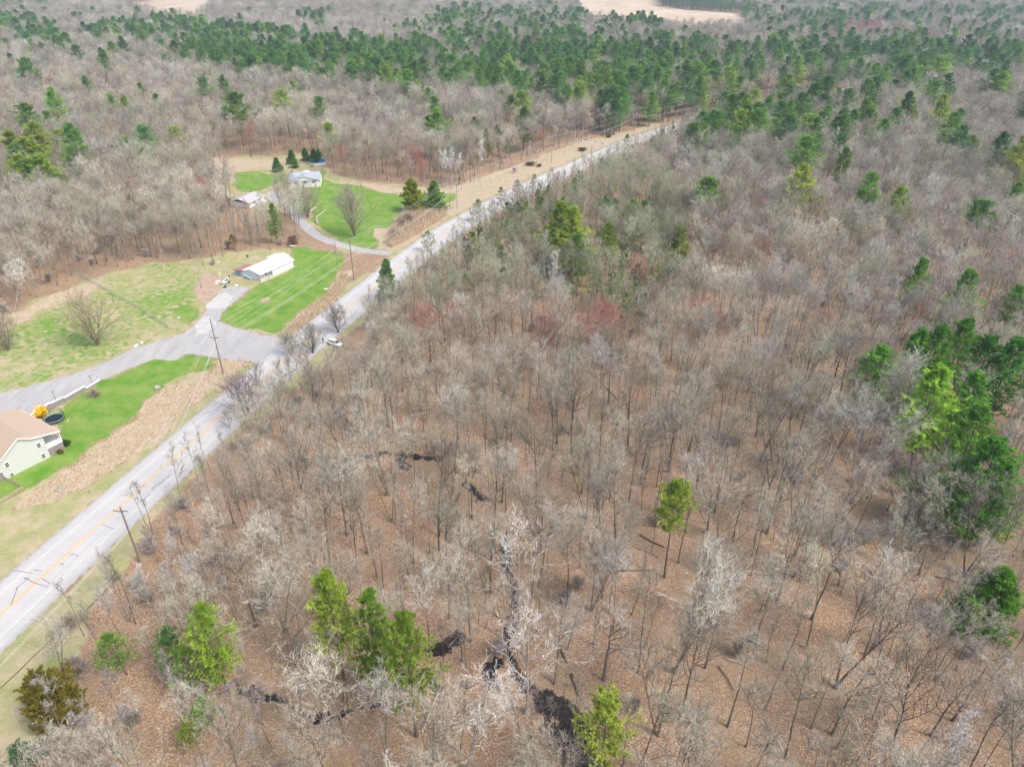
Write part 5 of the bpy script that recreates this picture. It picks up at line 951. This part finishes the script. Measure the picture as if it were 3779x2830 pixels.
for s in (-1, 1): m = MB(); m.tube([(-.2, s*.36, .25), (-.2, s*.46, .25)], .25, 12); m.build("wheel", M['black'], ct)
# mailboxes and small posts at the far drive
for i, (p, c, lb) in enumerate([((893, 525), 'black', "black mailbox at the roadside below the far drive"), ((822, 495), 'yellow', "orange-topped post on the far drive's upper edge"), ((877, 488), 'white_trim', "white-topped post on the far drive, right of the orange one")]):
    g_ = P(*qR(*p)); mb_ = empty("mailbox" if i == 0 else "marker_post", g_, .4, lb, "mailbox" if i == 0 else "post"); boxm((0, 0, .6), (.14, .14, 1.2), "post", 'dark' if i else 'rail', mb_); boxm((0, 0, 1.4), (.6, .35, .4), "box" if i == 0 else "top", c, mb_)
for i, (p, c, lb) in enumerate([((1345, 1348), 'black', "small dark drain marker in the ditch by the bright lawn"), ((1595, 1360), 'black', "small dark marker on the road's left edge")]):
    g_ = P(*qL(*p)); m = MB(); m.blob((0, 0, .15), (.25, .2, .2), 8, 5, .1, i); o = m.build("drain_marker", M[c]); o.location = g_; tag(o, lb, "marker")

# ---------------------------------------------------------------- poles and cables
POLES = [("next", (-80.0, 16.0), 13, 0, None), ("B", P(517, 2072)[:2], hat(P(517, 2072), 1870), 1, "dark utility pole on the verge nearest the camera"), ("A", P(824, 1379)[:2], hat(P(824, 1379), 1175), 2, "tall utility pole beside the lane junction"), ("F", P(1307, 1034)[:2], hat(P(1307, 1034), 880), 1, "utility pole behind the far end of the bright lawn"),
 ("C", P(1688, 769)[:2], hat(P(1688, 769), 645), 1, "pale utility pole right of the two lawn pines"), ("D", P(2036, 603)[:2], hat(P(2036, 603), 498), 3, "pale utility pole with transformer on the tan verge"), ("E", P(2339, 490)[:2], hat(P(2339, 490), 390), 2, "utility pole against the pines where the road bends"), ("far", np.array([130., 488.]), 13, 0, None), ("far2", np.array([215., 540.]), 13, 0, None)]
att = []
for i, (nm, g_, h, ty, lb) in enumerate(POLES):
    a_ = np.array(POLES[max(i-1, 0)][1]); b_ = np.array(POLES[min(i+1, len(POLES)-1)][1]); d = unit(b_-a_); ang = math.atan2(d[1], d[0])-math.pi/2; xd = np.array([math.cos(ang), math.sin(ang)])
    ca = h*(.67 if ty == 2 else .94)
    hs = [(-1.05, ca+.12), (0.1 if ty != 2 else .2, ca+.35 if ty != 2 else h*.93), (1.05, ca+.12), (-.12, h*.76 if ty != 2 else h*.86), (.15, h*.6), (-.15, h*.55)]
    att.append([np.array([*(np.array(g_)+xd*o), z]) for o, z in hs])
    if not ty: continue
    pr = empty("utility_pole", (g_[0], g_[1], 0), ang, lb, "utility pole", "utility poles along the road"); pm_ = M['pale_pole'] if nm in "CD" else M['wood_pole']
    m = MB(); m.tube([(0, 0, -.5), (0, 0, 0), (0, 0, h)], [.19, .185, .12], 10); m.build("shaft", pm_, pr)
    m = MB(); m.box((0, -.16, ca), (2.5, .12, .14)); m.tube([(-.7, -.18, ca), (0, -.15, ca-.6)], .025, 5); m.tube([(.7, -.18, ca), (0, -.15, ca-.6)], .025, 5); m.build("crossarm", pm_, pr)
    for x in (-1.05, .45, 1.05): m = MB(); m.tube([(x, -.16, ca+.05), (x, -.16, ca+.14), (x, -.16, ca+.26)], [.04, .075, .04], 8); m.build("insulator", M['metal'], pr)
    if ty == 3 or nm == "C": m = MB(); m.cyl((.38, 0, h*.68), .24, .85, 12); m.build("transformer", M['metal'], pr)
    if ty == 2:
        for z in (.93, .87, .80): m = MB(); m.tube([(0, 0, h*z), (.45, 0, h*z+.05)], .035, 6); m.tube([(.45, 0, h*z), (.45, 0, h*z+.2)], .06, 6); m.build("bracket", M['dark'], pr)
names = ["outer", "top", "inner", "neutral", "upper telephone", "lower telephone"]
WL = ["power cable on the pole arms' house side", "topmost power cable strung above the pole arms", "power cable on the pole arms' road side", "neutral cable a little below the pole arms", "upper of the two thick low cables along the poles", "lowest cable strung along the road's poles"]
for j in range(6):
    pts = []
    for i in range(len(att)-1):
        A_, B_ = att[i][j], att[i+1][j]; tt = np.linspace(0, 1, 13)[:-1]; sag = np.linalg.norm(B_-A_)**2/5200+.2*(j > 3)
        pts += [A_*(1-t_)+B_*t_-np.array([0, 0, sag*4*t_*(1-t_)]) for t_ in tt]
    pts.append(att[-1][j]); pts = np.array(pts); o0 = pts[0].copy(); m = MB(); m.tube(pts-o0, .022 if j < 4 else .035, 4); o = m.build("overhead_cable", M['wire']); o.location = o0; tag(o, WL[j], "cable", "cables along the utility poles")
for nm, pole, gp, n_, lb in [("A", 2, q4(1245, 825), 2, "pair"), ("B", 1, q7(1075, 335), 1, "one"), ("D", 5, qB(1675, 400), 1, "one")]:
    top_ = np.array([*POLES[pole][1], POLES[pole][2]*.85]); base_ = P(*gp)
    for k_ in range(n_):
        bb = base_+np.array([.55*k_, .2*k_, 0]); d = unit(top_-bb); gy_ = empty("guy_wire", bb, 0, {("A", 0): "left of the two guy wires with yellow guards by the lane", ("A", 1): "right of the two guy wires with yellow guards by the lane", ("B", 0): "guy wire with yellow guard in the brush by the nearest pole", ("D", 0): "guy wire with yellow guard at the transformer pole on tan verge"}[(nm, k_)], "guy wire", "guy wires with yellow guards")
        m = MB(); m.tube([(0, 0, 0), tuple(top_-bb)], .012, 4); m.build("wire", M['wire'], gy_); m = MB(); m.tube([tuple(d*.15), tuple(d*2.5)], .06, 8); m.build("guard", M['yellow'], gy_)
def thin_pole(b, t, lb, r=.09, arm=False):
    g_ = P(*b); h = hat(g_, t); o = empty("yard_pole", g_, .2, lb, "pole"); m = MB(); m.tube([(0, 0, 0), (0, 0, h)], [r, r*.75], 8); m.build("shaft", M['metal'], o)
    m = MB(); m.box((.12, -.1, h*.88), (.3, .25, .35)); m.build("lamp_head", M['white_trim'], o)
thin_pole(qU(625, 722), qU(0, 405)[1], "thin grey yard pole standing on the lawn behind the garage"); thin_pole(qU(1172, 470), qU(0, 345)[1], "short thin pole behind the upper white house's left corner", .06); thin_pole(qB(296, 925), qB(0, 735)[1], "thin grey pole in front of the yellowish lawn pine", .06)
for X, Y0, Y1, lb in [(1995, 440, 345, "far thin pole at the upper right woods, left one"), (2085, 440, 325, "far thin pole at the upper right woods, right one")]:
    s_ = 879/2212; b = (2900+X*s_, Y0*s_); g_ = P(*b); h = min(22, hat(g_, Y1*s_)); o = empty("utility_pole", (g_[0], g_[1], 0), .4, lb, "utility pole", "far poles at the upper right"); m = MB(); m.tube([(0, 0, 0), (0, 0, h)], [.35, .25], 6); m.build("shaft", M['pale_pole'], o); m = MB(); m.box((0, 0, h*.93), (5, .2, .3)); m.build("crossarm", M['pale_pole'], o)

# ---------------------------------------------------------------- car and pilot
ca = P(1214, 1270); cb = P(1259, 1285); cc = P(1236, 1277); ang = frame_of(ca, cb)[0]
car = empty("parked_car", (cc[0], cc[1]+.6, .02), ang, "white hatchback car parked on the shoulder facing the woods", "car")
def loft(secs):   # secs: list of (x, [(y,z)...]) half profile mirrored
    m = MB(); v = []; n = None
    for x, pr in secs:
        full = [(x, y, z) for y, z in pr]+[(x, -y, z) for y, z in pr[::-1]]; n = len(full); v += full
    f = [(i*n+j, i*n+(j+1) % n, (i+1)*n+(j+1) % n, (i+1)*n+j) for i in range(len(secs)-1) for j in range(n)]+[tuple(range(n)), tuple((len(secs)-1)*n+j for j in range(n))[::-1]]
    m.add(v, f); return m
bs = [(-2.35, .62, .42, .78), (-2.25, .80, .30, .98), (-1.6, .90, .24, 1.02), (-.5, .92, .22, .98), (.7, .92, .22, .96), (1.3, .91, .24, .93), (1.9, .86, .28, .84), (2.25, .74, .34, .72), (2.38, .5, .42, .6)]
loft([(x, [(w*.75, zb), (w, zb+.12), (w, (zb+zt)/2+.08), (w*.9, zt-.03), (w*.55, zt)]) for x, w, zb, zt in bs]).build("body", M['car'], car, True, .03)
gs = [(-2.1, .68, 1.0, 1.02), (-1.75, .70, .95, 1.28), (-1.0, .72, .95, 1.46), (-.1, .72, .95, 1.48), (.5, .70, .94, 1.36), (1.2, .66, .9, .95)]
loft([(x, [(w, zb-.03), (w*.98, zb+(zt-zb)*.5), (w*.84, zt-.02), (w*.4, zt+.01)]) for x, w, zb, zt in gs]).build("windows", M['glass'], car, True)
loft([(x, [(w*.84, zt-.02), (w*.8, zt+.03), (w*.4, zt+.045)]) for x, w, zb, zt in gs[1:5]]).build("roof", M['car'], car, True)
for s in (-1, 1):
    for x0, z0, x1, z1 in ((.45, 1.38, 1.3, .93), (-1.7, 1.26, -2.15, .98), (-.35, 1.44, -.35, .95)): m = MB(); m.tube([(x0, s*.64, z0), (x1, s*.76, z1)], .035, 5); m.build("pillar", M['car'], car)
    for x in (-1.42, 1.42):
        m = MB(); m.tube([(x, s*.72, .33), (x, s*.93, .33)], .33, 18); wh = m.build("wheel", M['black'], car, bevel=.03); m = MB(); m.tube([(x, s*.86, .33), (x, s*.945, .33)], .2, 12); m.build("rim", M['metal'], wh)
    m = MB(); m.blob((2.18, s*.58, .68), (.14, .16, .08), 10, 6, 0); m.build("headlight", M['metal'], car); m = MB(); m.blob((-2.27, s*.6, .82), (.08, .16, .1), 10, 6, 0); m.build("tail_light", M['rust_roof'], car)
    m = MB(); m.box((.75, s*1.0, 1.0), (.14, .2, .12)); m.build("mirror", M['car'], car, bevel=.02)
boxm((2.36, 0, .5), (.06, .9, .16), "grille", 'black', car); boxm((-2.37, 0, .55), (.03, .5, .12), "number_plate", 'white_trim', car)
# the drone pilot, skin-modifier figure
def figure(name, loc, rz):
    J = {'pel': (0, 0, .93), 'sp': (0, .01, 1.15), 'ch': (0, 0, 1.36), 'nk': (0, .0, 1.50), 'hd': (0, .03, 1.62), 'tp': (0, .02, 1.74)}
    R_ = {'pel': .15, 'sp': .13, 'ch': .16, 'nk': .055, 'hd': .095, 'tp': .07}; E_ = [('pel', 'sp'), ('sp', 'ch'), ('ch', 'nk'), ('nk', 'hd'), ('hd', 'tp')]
    for s, n in ((-1, 'l'), (1, 'r')):
        J.update({n+'hip': (s*.10, 0, .88), n+'kn': (s*.13, .03, .50), n+'an': (s*.15, 0, .09), n+'to': (s*.17, .16, .04), n+'sh': (s*.19, 0, 1.42), n+'el': (s*.24, .05, 1.16), n+'wr': (s*.10, .27, 1.20), n+'pm': (s*.075, .34, 1.22)})
        R_.update({n+'hip': .095, n+'kn': .062, n+'an': .045, n+'to': .035, n+'sh': .068, n+'el': .045, n+'wr': .03, n+'pm': .034})
        E_ += [('pel', n+'hip'), (n+'hip', n+'kn'), (n+'kn', n+'an'), (n+'an', n+'to'), ('ch', n+'sh'), (n+'sh', n+'el'), (n+'el', n+'wr'), (n+'wr', n+'pm')]
        for k_, (dx, l) in enumerate(((-.028, .06), (-.010, .075), (.010, .07), (.028, .055))):
            a1, a2 = n+'f%da' % k_, n+'f%db' % k_; J[a1] = (s*.075+dx, .34+l*.6, 1.225); J[a2] = (s*.075+dx-s*.01, .34+l, 1.205-.01*k_); R_[a1] = .0095; R_[a2] = .008; E_ += [(n+'pm', a1), (a1, a2)]
        J[n+'th'] = (s*.045, .355, 1.255); R_[n+'th'] = .011; E_.append((n+'wr', n+'th'))
    ks = list(J); me = bpy.data.meshes.new(name); me.from_pydata([J[k_] for k_ in ks], [(ks.index(a), ks.index(b)) for a, b in E_], []); me.update()
    o = bpy.data.objects.new(name, me); COL.objects.link(o); sk = o.modifiers.new("skin", 'SKIN'); sv = me.skin_vertices[0].data
    for i, k_ in enumerate(ks): sv[i].radius = (R_[k_], R_[k_]*(.75 if k_ in ('pel', 'sp', 'ch') else 1)); sv[i].use_root = k_ == 'pel'
    sb = o.modifiers.new("sub", 'SUBSURF'); sb.levels = 1; sb.render_levels = 2; me.materials.append(M['black_cloth']); o.location = loc; o.rotation_euler = (0, 0, rz); return o
pp = P(1194, 1267); person = figure("person", (pp[0], pp[1], .02), math.pi*.95); person["label"] = "person in black clothes standing on the road beside the white car"; person["category"] = "person"
def ell(c, r, nm, mt, n=12, m_=8): m = MB(); m.blob(c, r, n, m_, 0); return m.build(nm, M[mt], person, True)
ell((0, .045, 1.64), (.082, .095, .115), "face", 'skin'); ell((0, -.005, 1.68), (.10, .105, .105), "hair", 'hair')
for s in (-1, 1): ell((s*.03, .135, 1.655), (.013, .008, .009), "eye", 'black', 8, 5); ell((s*.088, .04, 1.64), (.012, .02, .03), "ear", 'skin', 8, 5)
ell((0, .145, 1.625), (.012, .016, .022), "nose", 'skin', 8, 5); ell((0, .135, 1.592), (.025, .008, .007), "mouth", 'brick', 8, 5)
for s in (-1, 1): ell((s*.078, .335, 1.222), (.037, .045, .022), "hand", 'skin', 8, 6)
m = MB(); m.box((pp[0], pp[1], 0), (.01, .01, .01)) if False else m.box((0, .37, 1.245), (.19, .11, .035)); o = m.build("remote_control", M['shutter'], None, bevel=.01); o.location = person.location; o.rotation_euler = person.rotation_euler; tag(o, "small dark remote control held in both hands of the person", "remote control")

# ---------------------------------------------------------------- reeds and low brush
def reeds(poly, k, h, nm, lb, tint_):
    xs = rng.uniform(poly[:, 0].min(), poly[:, 0].max(), k*3); ys = rng.uniform(poly[:, 1].min(), poly[:, 1].max(), k*3); ok = inpoly(xs, ys, poly); xs, ys = xs[ok][:k], ys[ok][:k]; n = len(xs)
    T = TM(); o0 = np.array([xs.mean(), ys.mean(), 0]); p = np.c_[xs, ys, np.zeros(n)]-o0; hh_ = h*rng.uniform(.6, 1.15, n); tip = p+np.c_[rng.normal(0, .25, n), rng.normal(0, .25, n), hh_]
    T.blades(p, tip, .05); pl = p*.15+tip*.85; T.blades(pl, tip+np.array([.15, 0, .2])+rng.normal(0, .08, (n, 3)), .09)
    for _ in range(2): q_ = p+(tip-p)*rng.uniform(.2, .6, (n, 1)); T.blades(q_, q_+rng.normal(0, .4, (n, 3))+np.array([0, 0, .2]), .03)
    o = bpy.data.objects.new(nm, T.mesh(nm, M['reed'])); COL.objects.link(o); o.location = o0; tag(o, lb, "reeds", kind='stuff')
M['reed'] = mat('dry_reed', (.74, .61, .45), .9, (.50, .38, .27), .5)
N, L = nodes(M['reed']); g__ = N.new("ShaderNodeNewGeometry"); rp_ = N.new("ShaderNodeValToRGB"); rp_.color_ramp.elements[0].color = (.34, .24, .16, 1); rp_.color_ramp.elements[1].color = (.84, .70, .50, 1); L.new(g__.outputs["Random Per Island"], rp_.inputs[0]); L.new(rp_.outputs[0], N["Principled BSDF"].inputs["Base Color"])
reeds(G(q2, [(340, 1440), (400, 1400), (520, 1380), (660, 1375), (690, 1400), (560, 1480), (430, 1560), (330, 1610), (280, 1580)]), 5200, 2.3, "dry_reeds", "stand of tall dry straw-coloured reeds between lawn and road", None)

reeds(Z['tan'][0], 2500, .15, "dry_grass", "matted dry tan grass on the bank above the road", None)
reeds(G(q4, [(1840, 570), (1960, 440), (2130, 310), (2209, 190), (2250, 200), (2209, 320), (1990, 520), (1870, 590)]), 2500, .5, "dry_grass", "strip of dry grass between the bright lawn and road", None)
for i, (q, p, h, w, c, lb) in enumerate([(qR, (690, 575), 1.6, 2.0, (.24, .23, .09), "olive juniper by the road below the far drive"), (qR, (960, 437), 1.5, 1.6, (.24, .23, .09), "olive juniper above the far drive's mouth"), (qR, (160, 722), 1.5, 2.4, (.26, .22, .10), "wide olive juniper at the wood's edge left of the transformer pole"), (qR, (250, 735), 1.2, 1.6, (.30, .22, .14), "small brownish bush right of the wide juniper"), (q2, (640, 1345), 1.6, 1.6, (.20, .13, .09), "brown brush behind the reeds")]):
    g_ = P(*q(*p)); plant(BUSH[0], g_[0], g_[1], h, c, "juniper_bush" if i < 3 else "brown_bush", 'b', wide=w, cat='bush', label=lb)
for i, (q, p, h, c, lb) in enumerate([(q7, (750, 450), 1.8, (.26, .25, .12), "olive scrubby bush on the verge below the nearest pole"), (q7, (450, 760), 2.0, (.38, .34, .27), "bare pale shrub on the right verge, upper one"), (q7, (510, 1050), 2.6, (.30, .27, .25), "grey bare shrub above the big olive cedar"), (qU, (1290, 1620), 2.4, (.26, .14, .11), "reddish bare shrub by the upper drive near the tall pine"), (qB, (230, 1080), 3.2, (.34, .26, .22), "brown bare thicket shrub at the left of the reeds"), (qB, (300, 1040), 3.0, (.30, .22, .18), "brown bare thicket shrub inside the reeds, upper one"), (qB, (150, 1180), 2.6, (.38, .28, .22), "brown bare thicket shrub at the reeds' low left end")]):
    g_ = P(*q(*p)); plant(SHRUB[i % 2], g_[0], g_[1], h, c, "bare_shrub", 'b', wide=1.4, cat='shrub', label=lb)
g_ = P(*qU(620, 270)); plant(SAPL[1], g_[0], g_[1], 2.0, DG, "small_bush", 'b', wide=2, cat='bush', label="tiny green bush at the top edge of the upper clearing")

# ---------------------------------------------------------------- haze
hm = bpy.data.materials.new("pale_air"); hm.use_nodes = True; N, L = nodes(hm); N.remove(N["Principled BSDF"]); pv_ = N.new("ShaderNodeVolumePrincipled"); pv_.inputs["Color"].default_value = (.72, .86, 1.0, 1); pv_.inputs["Density"].default_value = .00019; pv_.inputs["Anisotropy"].default_value = .2
L.new(pv_.outputs[0], N["Material Output"].inputs["Volume"])
m = MB(); m.box((0, 5000, 46), (24000, 19000, 98)); hz = m.build("haze", hm); tag(hz, kind='stuff')
C.cycles.volume_max_steps = 64
LMK = [("the lone pine", (1458, 1120)), ("the three bright lower pines", (790, 1340)), ("the big olive cedar", (90, 1540)), ("the bottom-edge pine", (1335, 1590)), ("the lower-right conifer", (2165, 1280)), ("the right-hand pine group", (2060, 850)), ("the white car", (722, 742)), ("the nearest utility pole", (285, 1150)), ("the junction utility pole", (470, 750)), ("the long white house", (570, 575)), ("the upper white house", (658, 385)), ("the garage", (543, 428)), ("the swimming pool", (686, 350)), ("the two lawn pines", (910, 420)), ("the reeds", (890, 510)), ("the transformer pole", (1192, 325)), ("the far drive", (1290, 310)), ("the road bend", (1400, 285)), ("the yellow-green mid pines", (1235, 490)), ("the white-roofed shed", (1822, 240)), ("the left-edge pine clump", (60, 320)), ("the tall pine by the drive", (590, 480)), ("the pine pair on the left slope", (300, 220)), ("the left birch", (25, 620)), ("the tan marsh", (1480, 40)), ("the left far field", (560, 15)), ("the right-edge pines", (2200, 430)), ("the white stream tree", (1120, 1250)), ("the black stream pool", (1230, 1560)), ("the first dark ditch", (830, 985)), ("the sage house", (60, 960)), ("the red-budded patch", (1300, 660)), ("the twin mid-right pines", (1870, 440)), ("the white birch row", (960, 350)), ("the broad lower-left pine", (430, 1370)), ("the left mid woodland", (300, 450)), ("the belt's left end", (150, 70)), ("the belt's middle", (800, 120)), ("the belt's bulge", (1350, 190)), ("the belt's right end", (1990, 120))]
KN = {'pine': "green pine", 'lonepine': "pine", 'bare': "bare grey tree", 'birch': "white birch", 'pale': "pale bare tree", 'roadside': "dark bare roadside tree", 'red': "red-budded tree", 'sapling': "thin bare sapling", 'shrub': "leafless shrub", 'cedar': "cedar"}
GR = {'pine': "pines standing singly and in the belt", 'bare': "bare hardwoods of the woodland", 'birch': "white birches at the wood's edge", 'pale': "pale barked bare trees", 'roadside': "bare trees along the road", 'red': "red-budded trees", 'sapling': "thin saplings", 'shrub': "leafless shrubs"}
ORD = ["nearest", "second nearest", "third nearest", "fourth nearest", "fifth nearest", "sixth nearest", "seventh nearest", "eighth nearest", "ninth nearest", "tenth nearest", "eleventh nearest", "twelfth nearest"]+["%dth nearest" % k_ for k_ in range(13, 60)]
DIRS = ["right of", "above right of", "above", "above left of", "left of", "below left of", "below", "below right of"]
buck = {}
for kind, root, x, y, px_, py_, h in TREES:
    if "category" not in root: root["category"] = "tree"
    if "label" in root: continue
    if kind == 'lonepine': root["label"] = "lone bright green pine with long bare trunk amid grey woods"; continue
    if kind == 'cedar': root["label"] = "big round olive-brown cedar at the bottom left verge"; continue
    k_ = min(range(len(LMK)), key=lambda i: (LMK[i][1][0]-px_)**2+((LMK[i][1][1]-py_)*1.3)**2); dx, dy = px_-LMK[k_][1][0], py_-LMK[k_][1][1]
    d8 = int(round(math.atan2(-dy, dx)/(math.pi/4))) % 8; t_ = root.children[1]["tint"] if len(root.children) > 1 else (1, 1, 1)
    kn = KN[kind]
    if kind == 'pine': kn = "yellow-green pine" if t_[0] > .17 else "dark green pine" if t_[1] < .15 else "mid green pine"
    if h < 10 and kind == 'pine': kn = "small "+kn
    if kind == 'bare': kn = "light grey bare tree" if sum(t_) > 1.05 else "dark grey bare tree" if sum(t_) < .86 else "bare grey tree"
    buck.setdefault((kn, k_, d8), []).append((dx*dx+dy*dy, root, kind))
for (kn, k_, d8), lst in buck.items():
    for i, (_, root, kind) in enumerate(sorted(lst, key=lambda q: q[0])):
        root["label"] = "%s %s %s%s" % (kn, DIRS[d8], LMK[k_][0], ", %s there" % ORD[min(i, len(ORD)-1)] if len(lst) > 1 else "")
        if kind in GR: root["group"] = GR[kind]
